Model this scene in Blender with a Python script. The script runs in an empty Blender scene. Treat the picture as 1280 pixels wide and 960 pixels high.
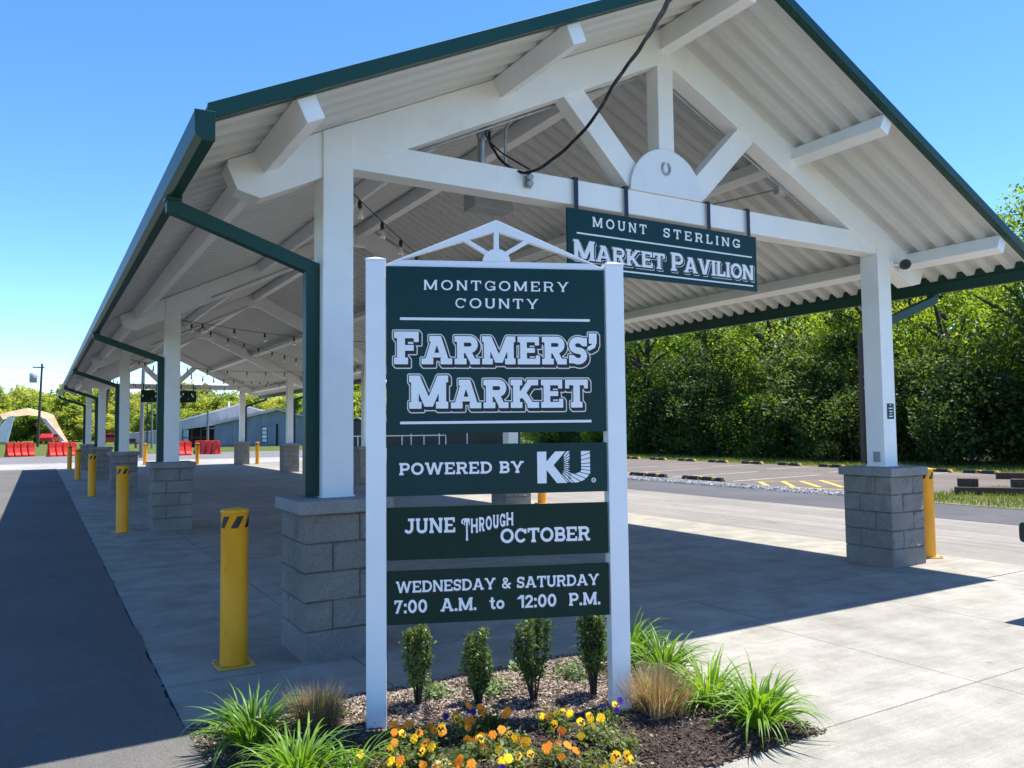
import bpy, math, random
import numpy as np
from mathutils import Vector, Matrix
R = math.radians
sc = bpy.context.scene
col = sc.collection

# ------------------------------------------------------------------ camera, sky, sun, exposure
cam_d = bpy.data.cameras.new('camera')
cam = bpy.data.objects.new('camera', cam_d); col.objects.link(cam)
YAW, PITCH, ROLL, F = 0.5357, 0.0555, -0.0113, 996.45
fwd = Vector((math.sin(YAW)*math.cos(PITCH), math.cos(YAW)*math.cos(PITCH), math.sin(PITCH)))
rgt = Vector((math.cos(YAW), -math.sin(YAW), 0)); upv = rgt.cross(fwd)
r2 = math.cos(ROLL)*rgt + math.sin(ROLL)*upv
u2 = -math.sin(ROLL)*rgt + math.cos(ROLL)*upv
M3 = Matrix((r2, u2, -fwd)).transposed()
cam.matrix_world = Matrix.Translation((-1.6169, -5.5824, 1.6106)) @ M3.to_4x4()
cam_d.sensor_width = 36.0; cam_d.lens = F/1280*36.0
cam_d.clip_start = 0.05; cam_d.clip_end = 3000
sc.camera = cam

SUN_EL, SUN_AZ = 69.0, 90.0       # azimuth clockwise from +Y
w = bpy.data.worlds.new('World'); sc.world = w; w.use_nodes = True
nt = w.node_tree
bg = nt.nodes['Background']
sky = nt.nodes.new('ShaderNodeTexSky'); sky.sky_type = 'NISHITA'; sky.sun_disc = False
sky.sun_elevation = R(SUN_EL); sky.sun_rotation = R(SUN_AZ)
sky.air_density = 0.60; sky.dust_density = 0.0; sky.ozone_density = 2.5
hs = nt.nodes.new('ShaderNodeHueSaturation'); hs.inputs['Saturation'].default_value = 1.20; hs.inputs['Hue'].default_value = 0.502
nt.links.new(sky.outputs[0], hs.inputs['Color']); nt.links.new(hs.outputs[0], bg.inputs['Color'])
bg.inputs['Strength'].default_value = 0.172
sd = bpy.data.lights.new('sun', 'SUN'); sun = bpy.data.objects.new('sun', sd); col.objects.link(sun)
sd.energy = 4.6; sd.angle = R(0.53); sd.color = (1.0, 0.955, 0.88)
sdir = Vector((math.cos(R(SUN_EL)), 0.004, math.sin(R(SUN_EL))))
sun.rotation_euler = sdir.to_track_quat('Z', 'Y').to_euler(); sun.location = (30, 0, 60)
sc.view_settings.view_transform = 'Standard'; sc.view_settings.look = 'None'
sc.view_settings.exposure = 1.10; sc.view_settings.gamma = 1
sc.cycles.max_bounces = 8; sc.cycles.diffuse_bounces = 5; sc.cycles.transparent_max_bounces = 8

# ------------------------------------------------------------------ materials
def new_mat(name):
    m = bpy.data.materials.new(name); m.use_nodes = True
    return m, m.node_tree, m.node_tree.nodes['Principled BSDF']
def N(t, k, **kw):
    n = t.nodes.new(k)
    for a, b in kw.items(): setattr(n, a, b)
    return n
def ramp(t, fac, stops):
    r = N(t, 'ShaderNodeValToRGB'); e = r.color_ramp.elements
    while len(e) < len(stops): e.new(0.5)
    for i, (p, c) in enumerate(stops):
        e[i].position = p; e[i].color = (c[0], c[1], c[2], 1)
    t.links.new(fac, r.inputs[0]); return r.outputs[0]
def noise(t, vec, scale, detail=4, rough=0.55):
    n = N(t, 'ShaderNodeTexNoise'); n.inputs['Scale'].default_value = scale
    n.inputs['Detail'].default_value = detail; n.inputs['Roughness'].default_value = rough
    t.links.new(vec, n.inputs['Vector']); return n.outputs['Fac']
def mapping(t, vec, sc_):
    n = N(t, 'ShaderNodeMapping'); n.inputs['Scale'].default_value = sc_
    t.links.new(vec, n.inputs['Vector']); return n.outputs[0]
def mixc(t, fac, a, b, mode='MIX'):
    n = N(t, 'ShaderNodeMix', data_type='RGBA', blend_type=mode)
    for s, v in ((n.inputs[0], fac), (n.inputs[6], a), (n.inputs[7], b)):
        if hasattr(v, 'is_linked'): t.links.new(v, s)
        elif isinstance(v, (int, float)): s.default_value = v
        else: s.default_value = (v[0], v[1], v[2], 1)
    return n.outputs[2]
def math_(t, op, a, b=0.0):
    n = N(t, 'ShaderNodeMath', operation=op)
    for s, v in ((n.inputs[0], a), (n.inputs[1], b)):
        if hasattr(v, 'is_linked'): t.links.new(v, s)
        else: s.default_value = v
    return n.outputs[0]
def bump(t, h, bsdf, strength, dist=0.01):
    b = N(t, 'ShaderNodeBump'); b.inputs['Strength'].default_value = strength; b.inputs['Distance'].default_value = dist
    t.links.new(h, b.inputs['Height']); t.links.new(b.outputs[0], bsdf.inputs['Normal'])
def pos(t): return N(t, 'ShaderNodeNewGeometry').outputs['Position']

def plain(name, c, rough=0.5, var=0.12, scale=6.0, bmp=0.0, bscale=80, metal=0.0, spec=0.5, stretch=(1, 1, 1)):
    m, t, b = new_mat(name)
    p = mapping(t, pos(t), stretch)
    f = noise(t, p, scale)
    lo = [max(0, x*(1-var)) for x in c]; hi = [min(1, x*(1+var)) for x in c]
    t.links.new(ramp(t, f, [(0.3, lo), (0.7, hi)]), b.inputs['Base Color'])
    b.inputs['Roughness'].default_value = rough; b.inputs['Metallic'].default_value = metal
    b.inputs['Specular IOR Level'].default_value = spec
    if bmp: bump(t, noise(t, p, bscale, 3), b, bmp, 0.004)
    return m

def white_paint(name, c=(0.88, 0.875, 0.85), rough=0.42):
    m, t, b = new_mat(name)
    p = pos(t)
    f = noise(t, p, 3.0, 5, 0.6)
    c1 = ramp(t, f, [(0.3, [x*0.93 for x in c]), (0.65, c)])
    g = noise(t, mapping(t, p, (14, 14, 1.2)), 1.6, 4)
    c2 = mixc(t, ramp(t, g, [(0.60, (0, 0, 0)), (0.85, (0.16, 0.16, 0.16))]), c1, (0.45, 0.42, 0.36))
    t.links.new(c2, b.inputs['Base Color']); b.inputs['Roughness'].default_value = rough
    bump(t, noise(t, mapping(t, p, (60, 60, 8)), 3.0, 3), b, 0.10, 0.003)
    return m

def concrete(name, base, joints=(), rough=0.85, edge=None):
    """joints: list of (axis, position) saw-cut lines in the slab"""
    m, t, b = new_mat(name)
    p = pos(t)
    big = noise(t, p, 0.45, 5, 0.6); mid = noise(t, p, 2.6, 6, 0.65); fine = noise(t, p, 120, 2)
    broom = noise(t, mapping(t, p, (0.9, 40, 1)), 1.5, 4, 0.6)
    c = ramp(t, big, [(0.3, [x*0.80 for x in base]), (0.7, [x*1.10 for x in base])])
    c = mixc(t, 0.7, c, ramp(t, mid, [(0.32, (0.62, 0.60, 0.56)), (0.62, (1.08, 1.08, 1.07))]), 'MULTIPLY')
    c = mixc(t, 0.55, c, ramp(t, broom, [(0.3, (0.78, 0.77, 0.75)), (0.7, (1.10, 1.10, 1.10))]), 'MULTIPLY')
    smear = noise(t, mapping(t, p, (0.35, 2.6, 1)), 1.3, 6, 0.62)
    c = mixc(t, 0.55, c, ramp(t, smear, [(0.30, (0.72, 0.71, 0.69)), (0.50, (1.0, 1.0, 1.0)), (0.72, (1.20, 1.20, 1.20))]), 'MULTIPLY')
    c = mixc(t, 0.5, c, ramp(t, fine, [(0.3, (0.7, 0.7, 0.7)), (0.7, (1.25, 1.25, 1.25))]), 'MULTIPLY')
    spots = noise(t, p, 9.0, 2, 0.4)
    c = mixc(t, 0.8, c, ramp(t, spots, [(0.20, (0.45, 0.43, 0.40)), (0.27, (1, 1, 1))]), 'MULTIPLY')
    wob = math_(t, 'MULTIPLY', math_(t, 'SUBTRACT', noise(t, p, 30, 3), 0.5), 0.012)
    sep = N(t, 'ShaderNodeSeparateXYZ'); t.links.new(p, sep.inputs[0])
    mask = None
    for ax, v in joints:
        d = math_(t, 'ABSOLUTE', math_(t, 'ADD', math_(t, 'SUBTRACT', sep.outputs[ax], v), wob))
        k = math_(t, 'LESS_THAN', d, 0.0055)
        mask = k if mask is None else math_(t, 'MAXIMUM', mask, k)
    h = mid
    if mask is not None:
        c = mixc(t, math_(t, 'MULTIPLY', mask, 0.72), c, (0.05, 0.048, 0.045))
    t.links.new(c, b.inputs['Base Color']); b.inputs['Roughness'].default_value = rough
    bump(t, math_(t, 'ADD', math_(t, 'MULTIPLY', broom, 0.6), math_(t, 'MULTIPLY', fine, 0.5)), b, 0.30, 0.004)
    return m

def asphalt(name, base, agg=0.35, rough=0.9, streak=0.0):
    m, t, b = new_mat(name)
    p = pos(t)
    big = noise(t, p, 0.35, 5, 0.6); fine = noise(t, p, 160, 2, 0.7); mid = noise(t, p, 5, 5)
    c = ramp(t, big, [(0.3, [x*0.82 for x in base]), (0.7, [x*1.15 for x in base])])
    c = mixc(t, agg, c, ramp(t, fine, [(0.35, (0.35, 0.35, 0.36)), (0.7, (1.7, 1.68, 1.62))]), 'MULTIPLY')
    c = mixc(t, 0.35, c, ramp(t, mid, [(0.3, (0.75, 0.75, 0.76)), (0.7, (1.1, 1.1, 1.08))]), 'MULTIPLY')
    if streak:
        s = noise(t, mapping(t, p, (6, 0.12, 1)), 1.0, 4)
        c = mixc(t, streak, c, ramp(t, s, [(0.35, (0.72, 0.70, 0.68)), (0.62, (1.08, 1.08, 1.08))]), 'MULTIPLY')
    cr = N(t, 'ShaderNodeTexVoronoi', feature='DISTANCE_TO_EDGE'); cr.inputs['Scale'].default_value = 0.35
    dist = N(t, 'ShaderNodeVectorMath', operation='ADD')
    nz = N(t, 'ShaderNodeTexNoise'); nz.inputs['Scale'].default_value = 1.2; t.links.new(p, nz.inputs['Vector'])
    sc2 = N(t, 'ShaderNodeVectorMath', operation='SCALE'); sc2.inputs['Scale'].default_value = 2.0
    t.links.new(nz.outputs['Color'], sc2.inputs[0]); t.links.new(p, dist.inputs[0]); t.links.new(sc2.outputs[0], dist.inputs[1])
    t.links.new(dist.outputs[0], cr.inputs['Vector'])
    ck = math_(t, 'MULTIPLY', math_(t, 'LESS_THAN', cr.outputs['Distance'], 0.004), math_(t, 'GREATER_THAN', noise(t, p, 0.5, 2), 0.53))
    c = mixc(t, math_(t, 'MULTIPLY', ck, 0.15), c, (0.02, 0.02, 0.02))
    oil = noise(t, p, 1.7, 2, 0.4)
    c = mixc(t, 0.5, c, ramp(t, oil, [(0.24, (0.45, 0.45, 0.46)), (0.31, (1, 1, 1))]), 'MULTIPLY')
    t.links.new(c, b.inputs['Base Color']); b.inputs['Roughness'].default_value = rough
    b.inputs['Specular IOR Level'].default_value = 0.25
    bump(t, fine, b, 0.5, 0.006)
    return m

def grassy(name, a, b_, c_, sc_=1.0):
    m, t, b = new_mat(name); p = pos(t)
    f = noise(t, p, 0.5*sc_, 6, 0.65); g = noise(t, p, 22*sc_, 4, 0.7)
    c = ramp(t, f, [(0.3, a), (0.55, b_), (0.75, c_)])
    c = mixc(t, 0.7, c, ramp(t, g, [(0.3, (0.5, 0.5, 0.45)), (0.7, (1.35, 1.35, 1.25))]), 'MULTIPLY')
    t.links.new(c, b.inputs['Base Color']); b.inputs['Roughness'].default_value = 0.95
    b.inputs['Specular IOR Level'].default_value = 0.1
    bump(t, g, b, 0.8, 0.05); return m

def leafy(name, a, b_, c_, trans=0.35, nscale=0.7, rough=0.55, tint=None):
    m, t, b = new_mat(name); p = pos(t)
    oi = N(t, 'ShaderNodeObjectInfo')
    f = noise(t, p, nscale, 3, 0.6)
    f2 = noise(t, p, nscale*9, 2)
    fac = math_(t, 'ADD', math_(t, 'MULTIPLY', f, 0.75), math_(t, 'MULTIPLY', f2, 0.25))
    fac = math_(t, 'ADD', fac, math_(t, 'MULTIPLY', math_(t, 'SUBTRACT', oi.outputs['Random'], 0.5), 0.36))
    c = ramp(t, fac, [(0.30, a), (0.50, b_), (0.68, c_)])
    t.links.new(c, b.inputs['Base Color']); b.inputs['Roughness'].default_value = rough
    b.inputs['Specular IOR Level'].default_value = 0.3
    tr = N(t, 'ShaderNodeBsdfTranslucent'); t.links.new(mixc(t, 1.0, c, (2.9, 2.6, 1.0), 'MULTIPLY'), tr.inputs['Color'])
    mx = N(t, 'ShaderNodeMixShader'); mx.inputs[0].default_value = trans
    t.links.new(b.outputs[0], mx.inputs[1]); t.links.new(tr.outputs[0], mx.inputs[2])
    t.links.new(mx.outputs[0], t.nodes['Material Output'].inputs['Surface'])
    return m

def block_mat(name, base, bstr=0.6):
    m, t, b = new_mat(name); p = pos(t)
    f = noise(t, p, 2.2, 5, 0.6); g = noise(t, p, 55, 4, 0.7); k = noise(t, p, 240, 2, 0.7)
    c = ramp(t, f, [(0.3, [x*0.78 for x in base]), (0.7, [x*1.12 for x in base])])
    c = mixc(t, 0.6, c, ramp(t, g, [(0.3, (0.68, 0.67, 0.65)), (0.7, (1.2, 1.2, 1.19))]), 'MULTIPLY')
    c = mixc(t, 0.45, c, ramp(t, k, [(0.35, (0.5, 0.5, 0.5)), (0.65, (1.3, 1.3, 1.3))]), 'MULTIPLY')
    t.links.new(c, b.inputs['Base Color']); b.inputs['Roughness'].default_value = 0.92
    b.inputs['Specular IOR Level'].default_value = 0.2
    bump(t, math_(t, 'ADD', g, math_(t, 'MULTIPLY', k, 0.4)), b, bstr, 0.012); return m

def deck_mat(name, base):
    m, t, b = new_mat(name); p = pos(t)
    sep = N(t, 'ShaderNodeSeparateXYZ'); t.links.new(p, sep.inputs[0])
    f = noise(t, mapping(t, p, (0.7, 3, 0.7)), 1.0, 4)
    c = ramp(t, f, [(0.3, [x*0.95 for x in base]), (0.7, [x*1.02 for x in base])])
    md = math_(t, 'MODULO', math_(t, 'ADD', sep.outputs[1], 10.9144 + 0.938 - 0.9144 - 0.044), 0.9144)
    c = mixc(t, math_(t, 'MULTIPLY', math_(t, 'LESS_THAN', md, 0.011), 0.9), c, (0.04, 0.04, 0.04))
    t.links.new(c, b.inputs['Base Color']); b.inputs['Roughness'].default_value = 0.45
    return m

def mulch_mat(name, cols, sc_=40):
    m, t, b = new_mat(name)
    oi = pos(t)
    v = N(t, 'ShaderNodeTexWhiteNoise', noise_dimensions='1D')
    at = N(t, 'ShaderNodeAttribute'); at.attribute_name = 'tint'
    t.links.new(ramp(t, at.outputs['Fac'], cols), b.inputs['Base Color'])
    b.inputs['Roughness'].default_value = 0.85; b.inputs['Specular IOR Level'].default_value = 0.3
    return m

M = {}
M['white'] = white_paint('white_paint')
M['sign_white'] = white_paint('sign_post_white', (0.82, 0.83, 0.84), 0.3)
M['letter'] = plain('letter_white', (0.83, 0.83, 0.84), 0.4, 0.03)
M['line_cream'] = plain('letter_outline_cream', (0.78, 0.72, 0.66), 0.4, 0.03)
M['shadow_ink'] = plain('letter_shadow_ink', (0.006, 0.008, 0.016), 0.5, 0.1)
M['green_trim'] = plain('green_trim_metal', (0.008, 0.050, 0.036), 0.42, 0.12, 2.0, 0.03, 30, spec=0.3)
M['sign_green'] = plain('sign_green_sky_tint', (0.0018, 0.032, 0.033), 0.34, 0.10, 3.0, 0.03, 14, spec=0.22)  # same paint as the lower panels; bluish cast, as from sky, is coloured in
M['sign_green2'] = plain('sign_green_no_sky_tint', (0.0085, 0.029, 0.020), 0.5, 0.10, 3.0, 0.03, 14, spec=0.15)  # same paint again for the lower panels, without the sky cast coloured in
M['strap'] = plain('navy_strap', (0.006, 0.007, 0.03), 0.4)
M['deck'] = deck_mat('white_steel_deck', (0.64, 0.635, 0.61))
M['roof_top'] = plain('green_roof_sheet', (0.012, 0.062, 0.050), 0.35)
M['block'] = block_mat('split_face_block', (0.290, 0.275, 0.248), 0.9)
M['mortar'] = block_mat('mortar', (0.17, 0.165, 0.155), 0.3)
M['cap'] = block_mat('cast_stone_cap', (0.29, 0.29, 0.28), 0.3)
M['footing'] = block_mat('pier_footing', (0.255, 0.244, 0.222), 0.3)

def yellow_mat():
    m, t, b = new_mat('yellow_plastic'); p = pos(t)
    f = noise(t, mapping(t, p, (3, 3, 0.6)), 5)
    c = ramp(t, f, [(0.3, (0.80, 0.32, 0.006)), (0.7, (0.90, 0.39, 0.008))])
    g = noise(t, mapping(t, p, (9, 9, 2.5)), 4, 6, 0.7)
    c = mixc(t, ramp(t, g, [(0.62, (0, 0, 0)), (0.74, (0.6, 0.6, 0.6))]), c, (0.22, 0.12, 0.03))
    t.links.new(c, b.inputs['Base Color']); b.inputs['Roughness'].default_value = 0.4
    bump(t, noise(t, mapping(t, p, (1, 1, 0.2)), 60, 3), b, 0.06, 0.003); return m
M['yellow'] = yellow_mat()
M['yellow_plate'] = plain('yellow_plate', (0.55, 0.30, 0.02), 0.6, 0.3, 14)
M['black'] = plain('black_vinyl', (0.010, 0.010, 0.012), 0.45)
M['cable'] = plain('cable_rubber', (0.012, 0.012, 0.018), 0.45)
M['galv'] = plain('galvanised_steel', (0.42, 0.43, 0.44), 0.42, 0.2, 14, metal=0.6)
M['grey_box'] = plain('grey_enamel', (0.33, 0.35, 0.37), 0.5, 0.1)
M['red_plastic'] = plain('red_barrier_plastic', (0.62, 0.028, 0.012), 0.5, 0.12, 1.5)
M['tan'] = plain('tan_canvas', (0.44, 0.31, 0.18), 0.9, 0.2, 1.2)
M['sheet'] = plain('white_sheet', (0.72, 0.72, 0.72), 0.8, 0.1, 1.5)
M['wood_dark'] = plain('creosoted_timber', (0.062, 0.040, 0.030), 0.9, 0.5, 5, 0.6, 30, stretch=(8, 1, 8))
M['pole_wood'] = plain('weathered_pole', (0.075, 0.055, 0.042), 0.9, 0.35, 4, 0.4, 30, stretch=(8, 8, 0.6))
M['pole_grey'] = plain('grey_pole', (0.20, 0.19, 0.175), 0.8, 0.25, 4, 0.3, 30, stretch=(8, 8, 0.6))
def siding(name, c, axis=0, period=0.3):
    m, t, b = new_mat(name); p = N(t, 'ShaderNodeTexCoord').outputs['Object']
    sep = N(t, 'ShaderNodeSeparateXYZ'); t.links.new(p, sep.inputs[0])
    md = math_(t, 'MODULO', math_(t, 'ADD', sep.outputs[axis], 200.0), period)
    k = math_(t, 'LESS_THAN', md, period*0.14)
    f = noise(t, mapping(t, p, (2, 2, 0.5)), 0.8, 5)
    cc = ramp(t, f, [(0.3, [x*0.78 for x in c]), (0.7, [x*1.12 for x in c])])
    cc = mixc(t, math_(t, 'MULTIPLY', k, 0.35), cc, [x*0.3 for x in c])
    t.links.new(cc, b.inputs['Base Color']); b.inputs['Roughness'].default_value = 0.6; return m
M['barn_blue'] = siding('blue_grey_siding', (0.16, 0.21, 0.27))
M['barn_grey'] = siding('pale_grey_siding', (0.42, 0.46, 0.50))
M['barn_dark'] = siding('dark_board_siding', (0.035, 0.035, 0.038), 0, 0.25)
M['roof_pink'] = plain('faded_red_metal_roof', (0.50, 0.40, 0.37), 0.5, 0.15, 0.6)
M['roof_white'] = plain('white_metal_roof', (0.70, 0.72, 0.74), 0.4, 0.08, 0.6)
M['dark_in'] = plain('dark_interior', (0.012, 0.010, 0.010), 0.9)
M['glass'] = plain('window_pane', (0.55, 0.60, 0.62), 0.2, 0.2, 2)
M['rubber'] = plain('tyre_rubber', (0.012, 0.012, 0.012), 0.8)
M['car_red'] = plain('red_car_paint', (0.40, 0.02, 0.018), 0.25)
M['car_white'] = plain('white_car_paint', (0.70, 0.71, 0.72), 0.25)
M['tint_glass'] = plain('tinted_glass', (0.02, 0.025, 0.03), 0.1)
M['bulb'], _t, _b = new_mat('clear_bulb_glass')
_b.inputs['Base Color'].default_value = (0.9, 0.86, 0.76, 1); _b.inputs['Roughness'].default_value = 0.08
_b.inputs['Transmission Weight'].default_value = 0.75
M['fix_green'] = plain('dark_green_steel', (0.010, 0.022, 0.018), 0.35)
M['sack'] = plain('woven_sack', (0.45, 0.46, 0.47), 0.8, 0.25, 12, 0.4, 40)

SLABJ = [(0, 0.335), (0, 6.9), (0, 3.6), (1, -0.05), (1, 3.1), (1, 6.3), (1, 9.5), (1, 12.7), (1, 15.9), (1, 19.1), (1, 22.3), (1, 25.5), (1, 28.7), (1, 31.9)]
M['slab'] = concrete('slab_concrete', (0.32, 0.295, 0.25), SLABJ)
M['walk'] = concrete('walk_concrete', (0.315, 0.30, 0.268), [(0, 3.45), (0, 5.12), (0, 6.8), (1, -2.69), (1, -4.5)])
M['apron'] = concrete('apron_concrete', (0.36, 0.345, 0.315), [(0, 3.6), (1, 40.0)])
M['drive'] = asphalt('drive_asphalt', (0.125, 0.118, 0.110), 0.5)
M['road_pale'] = asphalt('pale_chip_road', (0.255, 0.235, 0.210), 0.35, streak=0.6)
M['road_dark'] = asphalt('new_asphalt', (0.095, 0.095, 0.100), 0.3)
M['lot'] = asphalt('lot_asphalt', (0.150, 0.128, 0.115), 0.35, streak=0.3)
M['far_road'] = asphalt('far_road_asphalt', (0.17, 0.165, 0.165), 0.3)
M['paint_white'] = plain('road_paint_white', (0.42, 0.40, 0.37), 0.8, 0.35, 6)
M['paint_yellow'] = plain('road_paint_yellow', (0.60, 0.40, 0.06), 0.8, 0.35, 5)
M['ground'] = grassy('field_grass', (0.055, 0.085, 0.018), (0.10, 0.13, 0.032), (0.17, 0.165, 0.06))
M['verge'] = grassy('mown_verge', (0.075, 0.105, 0.022), (0.13, 0.15, 0.04), (0.22, 0.20, 0.09), 2.0)
M['gravel_base'] = block_mat('gravel_bed', (0.30, 0.29, 0.275), 0.8)
M['gravel_grass'] = grassy('gravelly_grass', (0.16, 0.16, 0.07), (0.27, 0.245, 0.17), (0.36, 0.33, 0.28), 3.0)
M['soil'] = block_mat('dark_mulch_soil', (0.055, 0.040, 0.032), 0.8)
M['mulch'] = mulch_mat('mulch_chips', [(0.0, (0.030, 0.020, 0.016)), (0.5, (0.090, 0.060, 0.046)), (0.78, (0.20, 0.15, 0.12)), (1.0, (0.38, 0.31, 0.25))])
M['stone'] = mulch_mat('gravel_stones', [(0.0, (0.20, 0.20, 0.20)), (0.5, (0.36, 0.36, 0.36)), (1.0, (0.52, 0.52, 0.52))])
M['leaf_a'] = leafy('spring_leaf', (0.060, 0.120, 0.012), (0.150, 0.225, 0.026), (0.270, 0.310, 0.045), 0.50)
M['leaf_b'] = leafy('deep_leaf', (0.040, 0.090, 0.012), (0.095, 0.165, 0.022), (0.190, 0.250, 0.038), 0.48)
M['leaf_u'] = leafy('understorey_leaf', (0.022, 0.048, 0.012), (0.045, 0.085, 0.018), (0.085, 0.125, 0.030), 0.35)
M['leaf_far'] = leafy('far_leaf', (0.10, 0.155, 0.030), (0.19, 0.25, 0.048), (0.30, 0.32, 0.085), 0.45, 0.25)
M['bark'] = plain('bark', (0.045, 0.036, 0.028), 0.95, 0.4, 3, 0.6, 20, stretch=(6, 6, 1))
M['lily'] = leafy('daylily_blade', (0.075, 0.165, 0.014), (0.115, 0.225, 0.022), (0.170, 0.290, 0.035), 0.35, 6.0, 0.4)
M['drygrass'] = leafy('dry_grass_blade', (0.16, 0.115, 0.075), (0.27, 0.195, 0.13), (0.42, 0.33, 0.235), 0.2, 9.0, 0.7)
M['holly'] = leafy('holly_leaf', (0.020, 0.048, 0.014), (0.050, 0.092, 0.024), (0.130, 0.180, 0.055), 0.25, 9.0, 0.30)
M['sedum'] = leafy('sedum_leaf', (0.09, 0.15, 0.07), (0.14, 0.21, 0.10), (0.20, 0.27, 0.13), 0.2, 9.0, 0.5)
M['pansy_leaf'] = leafy('pansy_leaf', (0.045, 0.09, 0.020), (0.13, 0.17, 0.055), (0.38, 0.36, 0.19), 0.3, 16.0, 0.5)
M['grassblade'] = leafy('grass_blade', (0.07, 0.12, 0.02), (0.12, 0.17, 0.035), (0.22, 0.22, 0.08), 0.3, 1.5, 0.6)
def petal(name, c):
    m = leafy(name, [x*0.8 for x in c], c, [min(1, x*1.15) for x in c], 0.3, 20, 0.6); return m
M['p_orange'] = petal('orange_petal', (0.70, 0.27, 0.015)); M['p_yellow'] = petal('yellow_petal', (0.85, 0.60, 0.015))
M['p_purple'] = petal('purple_petal', (0.06, 0.025, 0.26)); M['p_red'] = petal('wine_petal', (0.20, 0.012, 0.035))
M['p_face'] = plain('pansy_face', (0.03, 0.006, 0.010), 0.7)

# ------------------------------------------------------------------ mesh helpers
def link(o, parent=None):
    col.objects.link(o)
    if parent is not None: o.parent = parent
    return o
class MB:
    def __init__(s): s.v = []; s.f = []; s.sm = []
    def add(s, vs, fs, smooth=False):
        b = len(s.v); s.v += [tuple(x) for x in vs]
        for f in fs: s.f.append(tuple(i+b for i in f)); s.sm.append(smooth)
        return s
    def box(s, x0, x1, y0, y1, z0, z1):
        v = [(x, y, z) for z in (z0, z1) for y in (y0, y1) for x in (x0, x1)]
        return s.add(v, [(0, 2, 3, 1), (4, 5, 7, 6), (0, 1, 5, 4), (2, 6, 7, 3), (0, 4, 6, 2), (1, 3, 7, 5)])
    def beam(s, p0, p1, wid, hgt, up=(0, 0, 1)):
        p0 = Vector(p0); p1 = Vector(p1); d = (p1-p0).normalized(); up = Vector(up)
        sd_ = d.cross(up).normalized(); u_ = sd_.cross(d).normalized()
        v = []
        for p in (p0, p1):
            for a, b in ((-1, -1), (1, -1), (1, 1), (-1, 1)): v.append(p + sd_*a*wid/2 + u_*b*hgt/2)
        return s.add(v, [(0, 1, 2, 3), (7, 6, 5, 4), (0, 4, 5, 1), (1, 5, 6, 2), (2, 6, 7, 3), (3, 7, 4, 0)])
    def prism(s, poly, f0, f1):
        """poly 2d points; f0,f1 map a 2d point to the two 3d end faces"""
        n = len(poly); a = [f0(p) for p in poly]; b = [f1(p) for p in poly]
        return s.add(a+b, [tuple(range(n)), tuple(range(2*n-1, n-1, -1))] + [(i, i+n, (i+1) % n+n, (i+1) % n) for i in range(n)])
    def prism_y(s, poly, y0, y1): return s.prism(poly, lambda p: (p[0], y0, p[1]), lambda p: (p[0], y1, p[1]))
    def prism_x(s, poly, x0, x1): return s.prism(poly, lambda p: (x0, p[0], p[1]), lambda p: (x1, p[0], p[1]))
    def prism_z(s, poly, z0, z1): return s.prism(poly, lambda p: (p[0], p[1], z0), lambda p: (p[0], p[1], z1))
    def tube(s, pts, r, n=8, cap=True, smooth=True):
        pts = [Vector(p) for p in pts]; rs = r if isinstance(r, (list, tuple)) else [r]*len(pts)
        v = []; prev = None
        for i, p in enumerate(pts):
            d = (pts[min(i+1, len(pts)-1)] - pts[max(i-1, 0)]).normalized()
            if prev is None:
                a = Vector((0, 0, 1)) if abs(d.z) < 0.9 else Vector((1, 0, 0))
                sd_ = d.cross(a).normalized()
            else:
                sd_ = (prev - d*prev.dot(d)).normalized()
            prev = sd_; u_ = d.cross(sd_)
            for k in range(n):
                t_ = 2*math.pi*k/n; v.append(p + (sd_*math.cos(t_) + u_*math.sin(t_))*rs[i])
        f = [(i*n+k, i*n+(k+1) % n, (i+1)*n+(k+1) % n, (i+1)*n+k) for i in range(len(pts)-1) for k in range(n)]
        s.add(v, f, smooth)
        if cap:
            m = len(pts)-1
            s.add(v[:n], [tuple(range(n-1, -1, -1))]); s.add(v[m*n:], [tuple(range(n))])
        return s
    def lathe(s, prof, n=24, c=(0, 0, 0), smooth=True):
        v = [(c[0]+r*math.cos(2*math.pi*k/n), c[1]+r*math.sin(2*math.pi*k/n), c[2]+z) for r, z in prof for k in range(n)]
        f = [(i*n+k, i*n+(k+1) % n, (i+1)*n+(k+1) % n, (i+1)*n+k) for i in range(len(prof)-1) for k in range(n)]
        return s.add(v, f, smooth)
    def mesh(s, name, mat):
        me = bpy.data.meshes.new(name); me.from_pydata(s.v, [], s.f)
        me.polygons.foreach_set('use_smooth', s.sm); me.materials.append(mat); me.update()
        return me
    def build(s, name, mat, parent=None, bevel=0.0, loc=None):
        o = bpy.data.objects.new(name, s.mesh(name, mat)); link(o, parent)
        if bevel:
            b = o.modifiers.new('bevel', 'BEVEL'); b.width = bevel; b.segments = 2; b.limit_method = 'ANGLE'; b.angle_limit = R(35)
        if loc is not None: o.location = loc
        return o
def np_mesh(name, V, Q, mat, smooth=False, tint=None):
    me = bpy.data.meshes.new(name); V = np.asarray(V, np.float32); Q = np.asarray(Q, np.int32); k = Q.shape[1]
    me.vertices.add(len(V)); me.vertices.foreach_set('co', V.ravel())
    me.loops.add(Q.size); me.loops.foreach_set('vertex_index', Q.ravel())
    me.polygons.add(len(Q)); me.polygons.foreach_set('loop_start', np.arange(0, Q.size, k, dtype=np.int32))
    me.polygons.foreach_set('use_smooth', np.full(len(Q), smooth))
    me.materials.append(mat)
    if tint is not None:
        a = me.attributes.new('tint', 'FLOAT', 'FACE'); a.data.foreach_set('value', np.asarray(tint, np.float32))
    me.update(); me.validate(); return me
def np_obj(name, me, parent=None):
    return link(bpy.data.objects.new(name, me), parent)
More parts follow.
